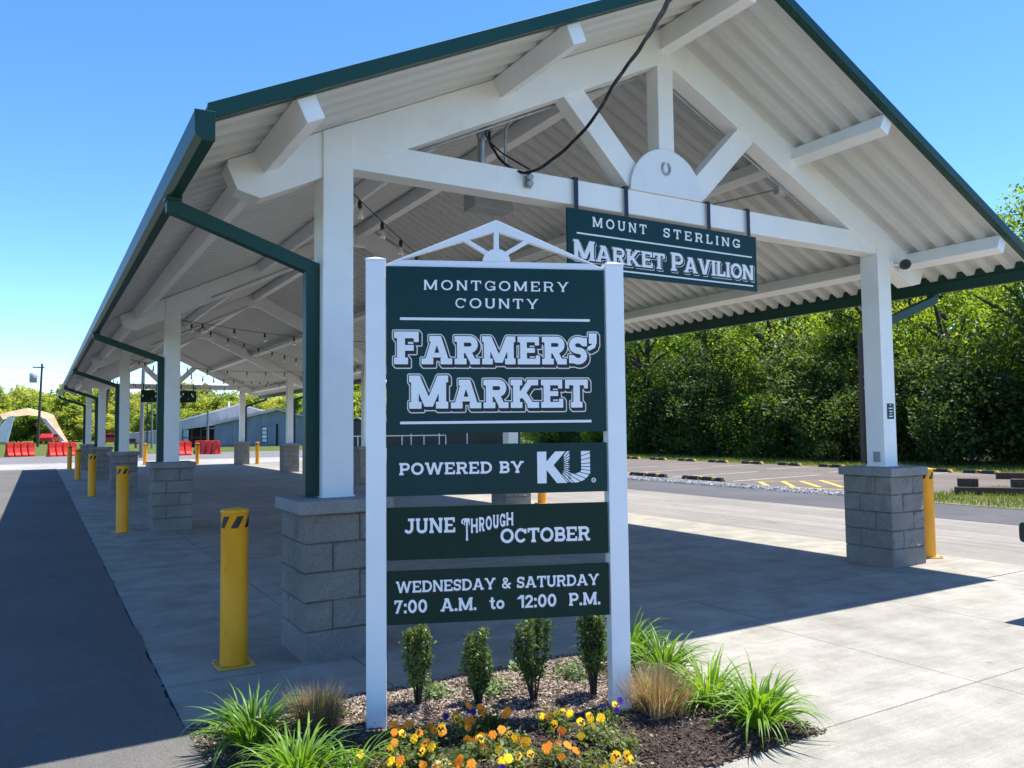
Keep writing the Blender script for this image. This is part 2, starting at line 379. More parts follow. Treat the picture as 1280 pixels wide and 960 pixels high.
def thing(name, label, cat, loc=(0, 0, 0), rz=0.0, group=None):
    o = bpy.data.objects.new(name, None); o.empty_display_size = 0.2; link(o)
    o.location = loc; o.rotation_euler = (0, 0, rz); return tag(o, label, cat, group)
def tag(o, label, cat, group=None, kind=None):
    o['label'] = label; o['category'] = cat
    if group: o['group'] = group
    if kind: o['kind'] = kind
    return o
def kids(o): return [c for c in bpy.data.objects if c.parent == o]
def dup(root, loc, rz=None, label=None, scale=None, _ch=None):
    ch = {}
    for c in bpy.data.objects:
        if c.parent is not None: ch.setdefault(c.parent.name, []).append(c)
    def rec(o, par):
        n = o.copy(); col.objects.link(n); n.parent = par
        for c in ch.get(o.name, []): rec(c, n)
        return n
    r = rec(root, None); r.location = loc
    if rz is not None: r.rotation_euler = (0, 0, rz)
    if scale is not None: r.scale = scale
    if label: r['label'] = label
    return r
def struct(o): o['kind'] = 'structure'; return o
rng = np.random.default_rng(7); random.seed(7)

# ------------------------------------------------------------------ setting: ground, roads
def sheet(name, poly, z, mat, thick=0.0):
    m = MB()
    if thick: m.prism_z(poly[::-1], z-thick, z)
    else: m.add([(x, y, z) for x, y in poly], [tuple(range(len(poly)))])
    return struct(m.build(name, mat))
def rect(x0, x1, y0, y1): return [(x0, y0), (x1, y0), (x1, y1), (x0, y1)]
def ground_mesh():
    xs = np.concatenate([np.linspace(-900, -120, 12), np.linspace(-100, 120, 45), np.linspace(140, 900, 12)])
    ys = np.concatenate([np.linspace(-300, -40, 8), np.linspace(-30, 240, 55), np.linspace(260, 1200, 14)])
    X, Y = np.meshgrid(xs, ys); Z = np.full_like(X, -0.045)
    far = np.clip((Y-90)/120, 0, 1); Z += far*far*0.8
    Z += np.clip((Y-205)/300, 0, 1)*14
    V = np.stack([X, Y, Z], -1).reshape(-1, 3); nx = len(xs)
    Q = [(j*nx+i, j*nx+i+1, (j+1)*nx+i+1, (j+1)*nx+i) for j in range(len(ys)-1) for i in range(nx-1)]
    return np_mesh('ground', V, Q, M['ground'], True)
struct(np_obj('ground', ground_mesh()))
def drive():
    rr = np.random.default_rng(5); ys = np.concatenate([np.arange(-14, -3, 0.5), np.arange(-3, 12, 0.035), np.arange(12, 36.6, 0.15), [36.6]])
    e = np.cumsum(rr.normal(0, 0.004, len(ys))); e = e-np.convolve(e, np.ones(61)/61, 'same'); e = np.clip(e+rr.normal(0, 0.004, len(ys)), -0.03, 0.035); e = e+np.where(ys < -0.87, 0.05, 0)
    V = []; F = []
    for y, d in zip(ys, e): V += [(-9, y, -0.022), (-0.96, y, 0.0035), (-0.905+d, y, 0.0055)]
    for i in range(len(ys)-1):
        k = 3*i; F += [(k, k+1, k+4, k+3), (k+1, k+2, k+5, k+4)]
    m = MB(); m.add(V, F); return struct(m.build('driveway', M['drive']))
drive()
# ragged dark asphalt edge against the slab
sheet('pavement', rect(-0.9, 7.95, -0.86, 36.6), 0.0, M['slab'], 0.12)
sheet('pavement', [(1.62, -2.70), (1.50, -2.55), (1.80, -0.868), (7.95, -0.868), (7.95, -14), (-0.9, -14), (-0.9, -2.70)][::-1][::-1], -0.003, M['walk'])
sheet('pavement', rect(-40, 12, 36.608, 44.5), -0.010, M['apron'])
sheet('road', rect(-60, 40, 44.5, 61.0), -0.026, M['far_road'])
sheet('road', rect(7.95, 11.75, -20, 36.6), -0.018, M['road_pale'])
sheet('road', rect(11.75, 14.15, -20, 44.49), -0.014, M['road_dark'])
sheet('parking_lot', [(14.95, 5.3), (24.75, 5.3), (24.75, 46), (14.95, 46)], -0.012, M['lot'])
sheet('parking_lot', [(19.6, -16), (24.75, -16), (24.75, 5.296), (19.6, 5.296)], -0.012, M['lot'])
sheet('gravel_strip', rect(14.15, 14.95, 5.3, 44.4), -0.005, M['gravel_base'])
sheet('gravel_patch', rect(14.15, 19.6, -16, 5.296), -0.006, M['gravel_grass'])
sheet('grass_verge', rect(24.75, 60, -20, 60), -0.008, M['verge'])
sheet('grass_verge', rect(-80, -9.02, -20, 36.6), -0.03, M['ground'])
mk = MB()
def mark(m, p, q, wd, z=-0.007):
    p = Vector((*p, z)); q = Vector((*q, z)); d = (q-p).normalized(); s_ = Vector((-d.y, d.x, 0))*wd/2
    m.add([p-s_, q-s_, q+s_, p+s_], [(0, 1, 2, 3)])
for a, b in [((16.25, 10.61), (15.3, 9.5)), ((16.99, 10.44), (15.4, 8.7)), ((17.37, 10.1), (15.9, 8.3)), ((18.07, 9.97), (16.3, 7.9)), ((18.36, 9.27), (16.6, 7.2)), ((18.4, 8.2), (16.6, 6.1))]:
    mark(mk, a, b, 0.13)
mark(mk, (15.1, 9.2), (16.2, 5.6), 0.11, -0.0065); mark(mk, (16.3, 10.9), (18.9, 8.9), 0.10, -0.0062)
struct(mk.build('road_marking', M['paint_yellow']))
mk = MB()
for y in (11.3, 13.9, 16.6, 19.2, 21.8, 24.4, 27): mark(mk, (15.9, y), (20.2, y+0.35), 0.10)
for y in (9.6, 12.4, 15.1, 17.9, 20.6): mark(mk, (21.6, y), (24.2, y+0.2), 0.10)
struct(mk.build('road_marking', M['paint_white']))

# planting bed: mounded soil
BED = (-0.875, 2.2, -2.72, -0.850)
def bed_h(x, y):
    d = np.minimum.reduce([x-BED[0], (1.93+0.13*(y+2.69))-x, y-BED[2], BED[3]-y])
    return 0.008 + 0.05*np.clip(d/0.3, 0, 1) + 0.012*np.sin(x*9+y*5)*np.clip(d/0.3, 0, 1)
def bed_mesh():
    n, k = 90, 60
    xs = np.linspace(BED[0], BED[1], n); ys = np.linspace(BED[2], BED[3], k)
    X, Y = np.meshgrid(xs, ys); X = BED[0] + (X-BED[0])*((1.92+0.12*(Y+2.69)/1.8*2 - BED[0])/(BED[1]-BED[0]))
    Z = bed_h(X, Y) + rng.normal(0, 0.004, X.shape)
    V = np.stack([X, Y, Z], -1).reshape(-1, 3)
    Q = [(j*n+i, j*n+i+1, (j+1)*n+i+1, (j+1)*n+i) for j in range(k-1) for i in range(n-1)]
    return np_mesh('planting_bed', V, Q, M['soil'], True)
struct(np_obj('planting_bed', bed_mesh()))
# front part of the bed spills out of frame
def chips(n, x0, x1, y0, y1, hf, smin, smax, flat):
    x = rng.uniform(x0, x1, n); y = rng.uniform(y0, y1, n); z = hf(x, y)
    L = rng.uniform(smin, smax, n)**1.0; W = L*rng.uniform(0.25, 0.6, n); H = L*flat
    a = rng.uniform(0, 2*np.pi, n); tl = rng.normal(0, 0.35, n); rl = rng.normal(0, 0.3, n)
    base = np.array([[-1, -1, -1], [1, -0.7, -1], [0.8, 1, -1], [-0.9, 0.8, -1], [-0.8, -0.8, 1], [0.9, -0.6, 1], [0.6, 0.8, 1], [-0.7, 0.7, 1]])*0.5
    P = base[None]*np.stack([L, W, H], -1)[:, None, :]
    P = P*(1+rng.normal(0, 0.12, P.shape))
    ct, st = np.cos(tl), np.sin(tl); Xr = P[..., 0]*ct[:, None]-P[..., 2]*st[:, None]; Zr = P[..., 0]*st[:, None]+P[..., 2]*ct[:, None]
    ct, st = np.cos(rl), np.sin(rl); Yr = P[..., 1]*ct[:, None]-Zr*st[:, None]; Zr = P[..., 1]*st[:, None]+Zr*ct[:, None]
    ca, sa = np.cos(a), np.sin(a)
    V = np.stack([Xr*ca[:, None]-Yr*sa[:, None]+x[:, None], Xr*sa[:, None]+Yr*ca[:, None]+y[:, None], Zr+z[:, None]+L[:, None]*0.12], -1)
    F = np.array([[3, 2, 1, 0], [4, 5, 6, 7], [0, 1, 5, 4], [1, 2, 6, 5], [2, 3, 7, 6], [3, 0, 4, 7]])
    Q = (F[None]+(np.arange(n)*8)[:, None, None]).reshape(-1, 4)
    t = np.repeat(rng.beta(1.6, 1.8, n), 6)
    return V.reshape(-1, 3), Q, t
V, Q, t_ = chips(42000, BED[0]-0.02, 2.16, BED[2]-0.02, BED[3]+0.02, bed_h, 0.006, 0.028, 0.22)
keep = V.reshape(-1, 8, 3)[:, 0, 0] < 1.96+0.13*(V.reshape(-1, 8, 3)[:, 0, 1]+2.69)
V = V.reshape(-1, 8, 3)[keep].reshape(-1, 3); t_ = t_.reshape(-1, 6)[keep].ravel(); nk = len(V)//8
F6 = np.array([[3, 2, 1, 0], [4, 5, 6, 7], [0, 1, 5, 4], [1, 2, 6, 5], [2, 3, 7, 6], [3, 0, 4, 7]])
Q = (F6[None]+(np.arange(nk)*8)[:, None, None]).reshape(-1, 4)
# paler chips towards the back of the bed, behind the sign
yc = np.repeat(V.reshape(-1, 8, 3)[:, 0, 1], 6)+0.4*np.repeat(V.reshape(-1, 8, 3)[:, 0, 0], 6); t_ = np.clip(t_ + np.clip((yc+1.75)*0.8, -0.25, 0.35), 0, 1)
tag(np_obj('mulch', np_mesh('mulch', V, Q, M['mulch'], tint=t_)), 'brown bark mulch chips covering the planting bed', 'mulch', kind='stuff')
V, Q, t_ = chips(9000, 14.17, 14.95, 5.3, 40, lambda x, y: -0.004+0*x, 0.03, 0.09, 0.6)
tag(np_obj('gravel', np_mesh('gravel', V, Q, M['stone'], tint=t_)), 'pale crushed stone strip between the road and parking lot', 'gravel', kind='stuff')

# ------------------------------------------------------------------ pavilion
SL = 0.4865; XC = 3.615; WT = 7.23
def zd(x): return 3.78 + SL*(x if x < XC else WT-x)       # underside of the roof deck
BAY = 8.6055; FY = [0.30+k*BAY for k in range(5)]
Y0, Y1 = -0.95, FY[4]+1.25
PAV = thing('market_pavilion', 'long white open market pavilion on stone piers with green trimmed gable roof', 'pavilion')
def deck(side):
    prof = []
    y = Y0+0.012; P = 0.2286
    while y < Y1-0.235:
        for dy, dz in ((0, 0), (0.088, 0), (0.112, 0.068), (0.204, 0.068)): prof.append((y+dy, dz))
        y += P
    xs = [-0.80, 0.4, 1.6, 2.8, XC]
    if side > 0: xs = [WT-x for x in xs]
    V = []; n = len(prof)
    for x in xs:
        for y, dz in prof: V.append((x, y, zd(x)+dz))
    F = []
    for j in range(len(xs)-1):
        for i in range(n-1):
            a = j*n+i; F.append((a, a+1, a+n+1, a+n))
    m = MB(); m.add(V, F); return m.build('roof_deck', M['deck'], PAV)
deck(-1); deck(1)
for s in (-1, 1):
    m = MB(); e, r_ = (-0.83, XC) if s < 0 else (WT+0.83, XC)
    poly = [(e, zd(e)+0.0695), (r_, zd(XC)+0.0695), (r_, zd(XC)+0.076), (e, zd(e)+0.076)]
    m.prism_y(poly, Y0+0.03, Y1-0.03); m.build('roof_sheet', M['roof_top'], PAV)
# rake trim both gables
for s in (-1, 1):
    for (ya, yb) in ((Y0-0.012, Y0+0.012), (Y1-0.012, Y1+0.012)):
        e = -0.835 if s < 0 else WT+0.835
        m = MB(); m.prism_y([(e, zd(e)-0.018), (XC, zd(XC)-0.018), (XC, zd(XC)+0.079), (e, zd(e)+0.079)], ya, yb)
        yy = (yb, yb+0.05) if ya < 0 else (ya-0.05, ya)
        m.prism_y([(e, zd(e)-0.024), (XC, zd(XC)-0.024), (XC, zd(XC)-0.019), (e, zd(e)-0.019)], yy[0]+(0.001 if ya < 0 else 0), yy[1])
        m.build('rake_trim', M['green_trim'], PAV, 0.003)
# ridge cap
m = MB(); m.prism_y([(XC-0.2, zd(XC-0.2)+0.078), (XC, zd(XC)+0.078), (XC+0.2, zd(XC-0.2)+0.078), (XC+0.2, zd(XC-0.2)+0.08), (XC, zd(XC)+0.10), (XC-0.2, zd(XC-0.2)+0.08)], Y0+0.02, Y1-0.02)
m.build('ridge_cap', M['roof_top'], PAV)
# gutters: open box section with end caps
for s in (-1, 1):
    def gx(x): return x if s < 0 else WT-x
    m = MB(); z0, z1 = 3.235, 3.398
    prof = [(-0.905, z1), (-0.90, z0+0.035), (-0.865, z0), (-0.798, z0), (-0.798, z1-0.035), (-0.806, z1-0.035), (-0.806, z0+0.008), (-0.862, z0+0.008), (-0.892, z0+0.037), (-0.896, z1-0.012), (-0.885, z1-0.012), (-0.885, z1)]
    m.prism_y([(gx(a), b) for a, b in prof], Y0-0.02, Y1+0.02)
    for y in (Y0-0.026, Y1+0.018):
        m.prism_y([(gx(a), b) for a, b in [(-0.908, z1+0.004), (-0.903, z0+0.033), (-0.866, z0-0.003), (-0.796, z0-0.003), (-0.796, z1+0.006)]], y, y+0.008)
    m.build('gutter', M['green_trim'], PAV, 0.002)
    m = MB(); m.box(*sorted((gx(-0.812), gx(-0.8035))), Y0+0.03, Y1-0.03, 3.37, zd(-0.81)+0.068); m.build('eave_trim', M['green_trim'], PAV)
# downspouts
for k, y in enumerate(FY):
    for s in (-1, 1):
        def gp(x, z): return (x if s < 0 else WT-x, y, z)
        pts = [(-0.84, 3.24), (-0.84, 3.165), (0.125, 2.83), (0.125, 1.125)]
        m = MB(); wd = 0.098
        # mitred square pipe
        n = len(pts); rings = []
        for i, (x, z) in enumerate(pts):
            d1 = Vector((pts[min(i+1, n-1)][0]-pts[max(i, 0)][0], pts[min(i+1, n-1)][1]-pts[i][1])) if i < n-1 else Vector((0, -1))
            d0 = Vector((pts[i][0]-pts[i-1][0], pts[i][1]-pts[i-1][1])) if i > 0 else d1
            d0.normalize(); d1.normalize(); b_ = (d0+d1).normalized(); nn = Vector((-b_.y, b_.x)); c_ = nn.dot(Vector((-d0.y, d0.x)))
            off = nn*(wd/2/max(c_, 0.4))
            rings.append([(x+off.x, z+off.y), (x-off.x, z-off.y)])
        V = []
        for a, b_ in rings:
            for dy in (-wd/2*0.9, wd/2*0.9):
                for q in ((a, b_) if dy < 0 else (b_, a)): V.append((q[0] if s < 0 else WT-q[0], y+dy, q[1]))
        F = []
        for i in range(n-1):
            for j in range(4): F.append((i*4+j, i*4+(j+1) % 4, (i+1)*4+(j+1) % 4, (i+1)*4+j))
        F += [(0, 1, 2, 3), tuple(range(4*n-1, 4*n-5, -1))]
        if s > 0: F = [f[::-1] for f in F]
        m.add(V, F)
        # outlet collar and straps
        m.box(*sorted((gp(-0.90, 0)[0], gp(-0.80, 0)[0])), y-0.055, y+0.055, 3.205, 3.228)
        m.build('downspout', M['green_trim'], PAV, 0.004)
# piers
def pier_meshes():
    blk = MB(); H = 0.2032; half = 0.30
    def face(o, ux, nrm):
        for c in range(4):
            z0 = 0.203+c*H
            segs = [(0, 0.4), (0.4, 0.6)] if c % 2 == 1 else [(0, 0.2), (0.2, 0.6)]
            for (a, b) in segs:
                nu = max(6, int((b-a)/0.028)); nv = 8
                us = [a, a+0.004] + list(np.linspace(a+0.014, b-0.014, nu-3)) + [b-0.004, b]
                vs = [0, 0.004] + list(np.linspace(0.014, H-0.014, nv-3)) + [H-0.004, H]
                D = np.random.default_rng(int(1000*a+77*c+13*nrm[0]+31*nrm[1]+500)).normal(0, 1, (len(vs), len(us)))
                D = (D+np.roll(D, 1, 0)+np.roll(D, 1, 1)+np.roll(D, -1, 0)+np.roll(D, -1, 1))/5
                V = []
                for j, v in enumerate(vs):
                    for i, u in enumerate(us):
                        dep = 0.009+0.012*D[j, i]
                        if j in (0, len(vs)-1): dep = -0.014
                        elif j in (1, len(vs)-2): dep = min(dep, 0.0)
                        cornerL = (i <= 1 and a < 0.01); cornerR = (i >= len(us)-2 and b > 0.59)
                        if i in (0, len(us)-1) and not (cornerL or cornerR): dep = -0.014
                        elif i in (1, len(us)-2) and not (cornerL or cornerR): dep = min(dep, 0.0)
                        elif (cornerL or cornerR): dep = 0.004 if j not in (0, len(vs)-1) else -0.010
                        uu = u
                        if cornerL and i == 0: uu = u-0.004
                        if cornerR and i == len(us)-1: uu = u+0.004
                        p = o + ux*uu + nrm*dep; V.append((p.x, p.y, z0+v))
                n = len(us)
                blk.add(V, [(j*n+i, j*n+i+1, (j+1)*n+i+1, (j+1)*n+i) for j in range(len(vs)-1) for i in range(n-1)], False)
    X = Vector((1, 0, 0)); Y = Vector((0, 1, 0))
    face(Vector((-half, -half, 0)), X, -Y); face(Vector((half, -half, 0)), Y, X)
    face(Vector((half, half, 0)), -X, Y); face(Vector((-half, half, 0)), -Y, -X)
    core = MB(); core.box(-half+0.008, half-0.008, -half+0.008, half-0.008, 0.15, 1.02)
    foot = MB(); foot.prism_z([(a*0.308-sa*0.0, b*0.308) for a, b, sa in ((-1, -1, 0), (1, -1, 0), (1, 1, 0), (-1, 1, 0))], -0.02, 0.201)
    cap = MB(); cap.box(-0.348, 0.348, -0.348, 0.348, 1.018, 1.115)
    return blk.mesh('pier', M['block']), core.mesh('mortar', M['mortar']), foot.mesh('footing', M['footing']), cap.mesh('cap_stone', M['cap'])
PM = pier_meshes()
def bev(o, w_): b = o.modifiers.new('bevel', 'BEVEL'); b.width = w_; b.segments = 3; b.limit_method = 'ANGLE'; return o
def pier(x, y):
    p = np_obj('pier', PM[0], PAV); p.location = (x, y, 0)
    for nm, me, bw in (('mortar', PM[1], 0), ('footing', PM[2], 0.018), ('cap_stone', PM[3], 0.012)):
        c = np_obj(nm, me, p)
        if bw: bev(c, bw)
for y in FY:
    for x in (0.30, 6.93): pier(x, y)
# columns and frames
for k, y in enumerate(FY):
    gable = k in (0, 4)
    for x in (0.30, 6.93):
        m = MB(); h = 0.1175
        xa, xb = x-h, x+h
        m.add([(xa, y-h, 1.116), (xb, y-h, 1.116), (xb, y+h, 1.116), (xa, y+h, 1.116), (xa, y-h, zd(xa)-0.006), (xb, y-h, zd(xb)-0.006), (xb, y+h, zd(xb)-0.006), (xa, y+h, zd(xa)-0.006)],
              [(3, 2, 1, 0), (4, 5, 6, 7), (0, 1, 5, 4), (1, 2, 6, 5), (2, 3, 7, 6), (3, 0, 4, 7)])
        m.build('column', M['white'], PAV, 0.006)
        m = MB(); m.box(x-h-0.008, x+h+0.008, y-h-0.008, y+h+0.008, 1.116, 1.128); m.build('column_base', M['white'], PAV, 0.002)
    CH = 0.355
    for s in (-1, 1):
        def gx(x): return x if s < 0 else WT-x
        poly = [(-0.50, zd(-0.50)-0.004), (-0.505, zd(-0.5)-0.05), (-0.435, 3.326), (-0.27, 3.287), (XC-0.001, zd(XC)-CH), (XC-0.001, zd(XC)-0.004)]
        m = MB(); m.prism_y([(gx(a), b) for a, b in poly], y-0.10, y+0.10); m.build('rafter', M['white'], PAV, 0.006)
    if gable:
        zt, zb = 3.845, 3.612
        def xin(z): return (z-(3.78-CH))/SL
        m = MB(); m.prism_y([(xin(zb)-0.01, zb), (WT-xin(zb)+0.01, zb), (WT-xin(zt)+0.01, zt), (xin(zt)-0.01, zt)], y-0.096, y+0.096); m.build('tie_beam', M['white'], PAV, 0.005)
        m = MB(); m.box(XC-0.097, XC+0.097, y-0.085, y+0.085, zt-0.002, zd(XC)-CH+0.045); m.build('king_post', M['white'], PAV, 0.005)
        for s in (-1, 1):
            def gx(x): return x if s < 0 else WT-x
            m = MB(); m.prism_y([(gx(a), b) for a, b in [(2.40, 4.60), (2.62, 4.712), (3.30, 4.04), (3.20, 3.846), (3.12, 3.89)]], y-0.08, y+0.08); m.build('strut', M['white'], PAV, 0.005)
        m = MB(); c = (3.585, zt+0.002)
        m.prism_y([(c[0]+0.455*math.cos(math.pi*i/28), c[1]+0.45*math.sin(math.pi*i/28)) for i in range(29)], y-0.118, y-0.09 if k == 0 else y-0.09)
        sb = m.build('sunburst_board', M['sign_white'], PAV, 0.003)
        # horseshoe
        m = MB(); pts = []
        for i in range(17):
            a = R(120-300*i/16*1.0) if False else R(118 + 304*i/16)
            pts.append((3.565+0.047*math.cos(a), y-0.128, 4.105+0.060*math.sin(a)))
        m.tube(pts, 0.0105, 6); m.build('horseshoe', M['galv'], sb)
    else:
        m = MB(); m.box(XC-0.11, XC+0.11, y-0.092, y+0.092, zd(XC)-CH-0.06, zd(XC)-0.1); m.build('king_block', M['white'], PAV, 0.006)
# purlins
cs, sn = math.cos(math.atan(SL)), math.sin(math.atan(SL))
for xp, wd, hg in ((-0.265, 0.125, 0.165), (1.725, 0.13, 0.165)):
    for s in (-1, 1):
        zt = zd(xp)-0.003
        poly = []
        for a, b in ((-wd/2, 0), (wd/2, 0), (wd/2, -hg), (-wd/2, -hg)):
            x = xp + a*cs - b*sn; z = zt + a*sn + b*cs
            poly.append((x if s < 0 else WT-x, z))
        m = MB(); m.prism_y(poly, -0.885, Y1-0.06); m.build('purlin', M['white'], PAV, 0.005)
m = MB(); m.prism_y([(XC-0.075, zd(XC-0.075)-0.004), (XC, zd(XC)-0.006), (XC+0.075, zd(XC-0.075)-0.004), (XC+0.075, zd(XC)-0.25), (XC-0.075, zd(XC)-0.25)], -0.885, Y1-0.06)
m.build('ridge_beam', M['white'], PAV, 0.005)
# fittings on the frame
CON = [[(5.35, 0.42, zd(5.35)-0.375), (6.6, 0.42, zd(6.6)-0.375)], [(1.0, 0.42, zd(1.0)-0.375), (3.4, 0.42, zd(3.4)-0.375)], [(3.8, 0.42, zd(3.8)-0.375), (5.35, 0.42, zd(5.35)-0.375)],
       [(5.49, 0.44, zd(5.49)-0.37), (5.49, 2.2, zd(5.49)-0.23), (5.49, FY[1]-0.3, zd(5.49)-0.23)]] + [[(0.9, FY[k]-0.115, zd(0.9)-0.30), (3.4, FY[k]-0.115, zd(3.4)-0.30)] for k in (1, 2, 3)]
for c in CON:
    m = MB(); m.tube(c, 0.012, 6); m.build('conduit', M['galv'], PAV)
m = MB(); m.box(5.42, 5.56, 0.40, 0.48, zd(5.49)-0.44, zd(5.49)-0.35); m.build('junction_box', M['galv'], PAV, 0.004)
def vent_plate(): 
    m = MB(); x = 6.93-0.1175
    m.box(x-0.006, x+0.001, 0.24, 0.33, 1.17, 1.29)
    for i in range(6): m.box(x-0.009, x-0.006, 0.25+i*0.0125, 0.256+i*0.0125, 1.18, 1.28)
    m.build('outlet_cover', M['grey_box'], PAV, 0.002)
vent_plate()

# ------------------------------------------------------------------ slab-serif lettering, drawn as distance fields and contoured into solids
def SEGd(px, py, x0, y0, x1, y1):
    dx, dy = x1-x0, y1-y0; L2 = dx*dx+dy*dy+1e-12
    t = np.clip(((px-x0)*dx+(py-y0)*dy)/L2, 0, 1)
    return np.hypot(px-x0-t*dx, py-y0-t*dy)
def BOX(x0, y0, x1, y1):
    def f(px, py):
        dx = np.maximum(x0-px, px-x1); dy = np.maximum(y0-py, py-y1)
        return np.hypot(np.maximum(dx, 0), np.maximum(dy, 0)) + np.minimum(np.maximum(dx, dy), 0)
    return f
def SLN(xb, xt, wh, ya=0.0, yb=1.0):
    """slanted stroke cut level at ya and yb, horizontal width wh"""
    c = (yb-ya)/math.hypot(yb-ya, xt-xb)
    def f(px, py):
        xc = xb+(xt-xb)*(py-ya)/(yb-ya)
        d1 = (np.abs(px-xc)-wh/2)*c; d2 = np.maximum(ya-py, py-yb)
        return np.hypot(np.maximum(d1, 0), np.maximum(d2, 0)) + np.minimum(np.maximum(d1, d2), 0)
    return f
def PL(pts, wd):
    def f(px, py):
        d = None
        for (a, b), (c, e) in zip(pts[:-1], pts[1:]):
            q = SEGd(px, py, a, b, c, e); d = q if d is None else np.minimum(d, q)
        return d-wd/2
    return f
def arc(cx, cy, rx, ry, a0, a1, n=14):
    return [(cx+rx*math.cos(R(a0+(a1-a0)*i/n)), cy+ry*math.sin(R(a0+(a1-a0)*i/n))) for i in range(n+1)]
def glyph(ch, t, s, e):
    """t stem width, s slab thickness, e serif overhang; cap height 1. returns advance, primitives"""
    c = (t+s)/2
    def stem(x, top=True, bot=True, y0=0, y1=1):
        r = [BOX(x, y0, x+t, y1)]
        if s and bot: r.append(BOX(x-e, 0, x+t+e, s))
        if s and top: r.append(BOX(x-e, 1-s, x+t+e, 1))
        return r
    def bowl(x0, xr, yl, yh):
        r = (yh-yl-c)/2; cxx = max(xr-c/2-r, x0+0.02)
        return PL([(x0, yh-c/2), (cxx, yh-c/2)] + arc(cxx, (yl+yh)/2, xr-c/2-cxx, r, 90, -90, 12) + [(x0, yl+c/2)], c)
    S = max(s, t*0.72)
    th = t*1.02
    if ch == ' ': return 0.45, []
    if ch == 'A':
        W = 0.80+t*1.1+e*0.6; q = W/2; p = [SLN(e*0.6+t*0.62, q-t*0.10, th), SLN(W-e*0.6-t*0.62, q+t*0.10, th), BOX(q-0.2, 0.24, q+0.2, 0.24+S*0.8)]
        if s: p += [BOX(0, 0, t*1.15+2*e*0.75, s), BOX(W-t*1.15-2*e*0.75, 0, W, s), BOX(q-t*0.75-e*0.9, 1-s, q+t*0.4, 1)]
        return W, p
    if ch in 'BDPR':
        W = {'B': 0.70, 'D': 0.80, 'P': 0.70, 'R': 0.72}[ch]+t*0.4+e*0.5
        p = stem(e, bot=True, top=True) 
        if ch == 'D': p.append(bowl(e+t/2, W, 0, 1))
        if ch == 'B': p += [bowl(e+t/2, W-0.04, 0.5-c*0.42, 1), bowl(e+t/2, W, 0, 0.5+c*0.42)]
        if ch == 'P': p.append(bowl(e+t/2, W, 0.36, 1))
        if ch == 'R':
            p.append(bowl(e+t/2, W, 0.40, 1)); W2 = W+e*0.5+0.03
            p += [SLN(W2-e*0.5-t*0.62, W-t*1.55, th, 0, 0.5)]
            if s: p.append(BOX(W2-t*1.3-e*0.4, 0, W2, s))
            return W2, p
        return W, p
    if ch in 'CG':
        W = 0.88 if s else 0.84; rx, ry = W/2-t/2, 0.5-c/2
        p = [PL(arc(W/2, 0.5, rx, ry, 48, 312, 22), c)]
        if s: p.append(BOX(W-t*0.85, 0.62, W-0.02, 0.95))
        if ch == 'G': p += [BOX(W-t, 0.06, W, 0.46), BOX(W*0.52, 0.46-S*0.8, W+(e*0.4 if s else 0), 0.46)]
        return W, p
    if ch in 'OQ0':
        W = {'O': 0.98, '0': 0.74}[ch]; return W, [PL(arc(W/2, 0.5, W/2-t/2, 0.5-c/2, 0, 360, 30), (t+c)/2)]
    if ch in 'EF':
        W = 0.66+t*0.4+e*0.6; p = stem(e); W -= 0.03 if ch == 'F' else 0
        p += [BOX(e, 1-S, W, 1), BOX(e, 0.5-S*0.42, W-0.16, 0.5+S*0.42)]
        if s: p += [BOX(W-t*0.62, 0.68, W, 1)]
        if s and t > 0.2: p += []
        if ch == 'E':
            p.append(BOX(e, 0, W+0.03, S))
            if s: p.append(BOX(W+0.03-t*0.62, 0, W+0.03, 0.32))
            return W+0.03, p
        return W, p
    if ch == 'H':
        W = 0.62+2*t*0.8+2*e; return W, stem(e) + stem(W-e-t) + [BOX(e, 0.5-S/2, W-e, 0.5+S/2)]
    if ch == 'I': return t+2*e, stem(e)
    if ch == 'J':
        W = 0.50+t*0.6+e; xs_ = W-e-t/2; r = 0.24
        return W, [BOX(W-e-t, r+c/2, W-e, 1), PL([(xs_, 0.4)] + arc(xs_-r, r+c/2, r, r, 0, -140, 10), c)] + ([BOX(W-t-2*e-0.1, 1-s, W, 1)] if s else [])
    if ch == 'K':
        W = 0.74+t*0.9+e*1.2; p = stem(e); p += [SLN(e+t*0.9, W-e*0.8-t*0.75, th*1.05, 0.34, 1), SLN(W-e*0.7-t*0.65, e+t*1.25, th*1.08, 0, 0.60)]
        if s: p += [BOX(W-t*1.35-e*1.1, 1-s, W-e*0.3, 1), BOX(W-t*1.4-e*0.9, 0, W, s)]
        return W, p
    if ch == 'L':
        W = 0.62+t*0.4+e*0.6; p = stem(e) + [BOX(e, 0, W, S)]
        if s: p.append(BOX(W-t*0.62, 0, W, 0.34))
        return W, p
    if ch == 'M':
        W = 0.86+t*1.2+e; p = [BOX(e*0.7, 0, e*0.7+t*0.95, 1), BOX(W-e*0.7-t*0.95, 0, W-e*0.7, 1), SLN(W/2, e*0.7+t*0.55, th*1.05, 0.06, 1), SLN(W/2, W-e*0.7-t*0.55, th*1.05, 0.06, 1)]
        if s: p += [BOX(0, 0, t+e*1.5, s), BOX(W-t-e*1.5, 0, W, s), BOX(0, 1-s, t*0.8, 1), BOX(W-t*0.8, 1-s, W, 1)]
        return W, p
    if ch == 'N':
        W = 0.68+t*0.9+e*1.3; p = [BOX(e*0.8, 0, e*0.8+t*0.9, 1), BOX(W-e*0.8-t*0.9, 0, W-e*0.8, 1), SLN(W-e*0.8-t*0.5, e*0.8+t*0.5, th*1.1)]
        if s: p += [BOX(0, 0, t*0.9+e*1.6, s), BOX(0, 1-s, t, 1), BOX(W-t*0.9-e*1.6, 1-s, W, 1)]
        return W, p
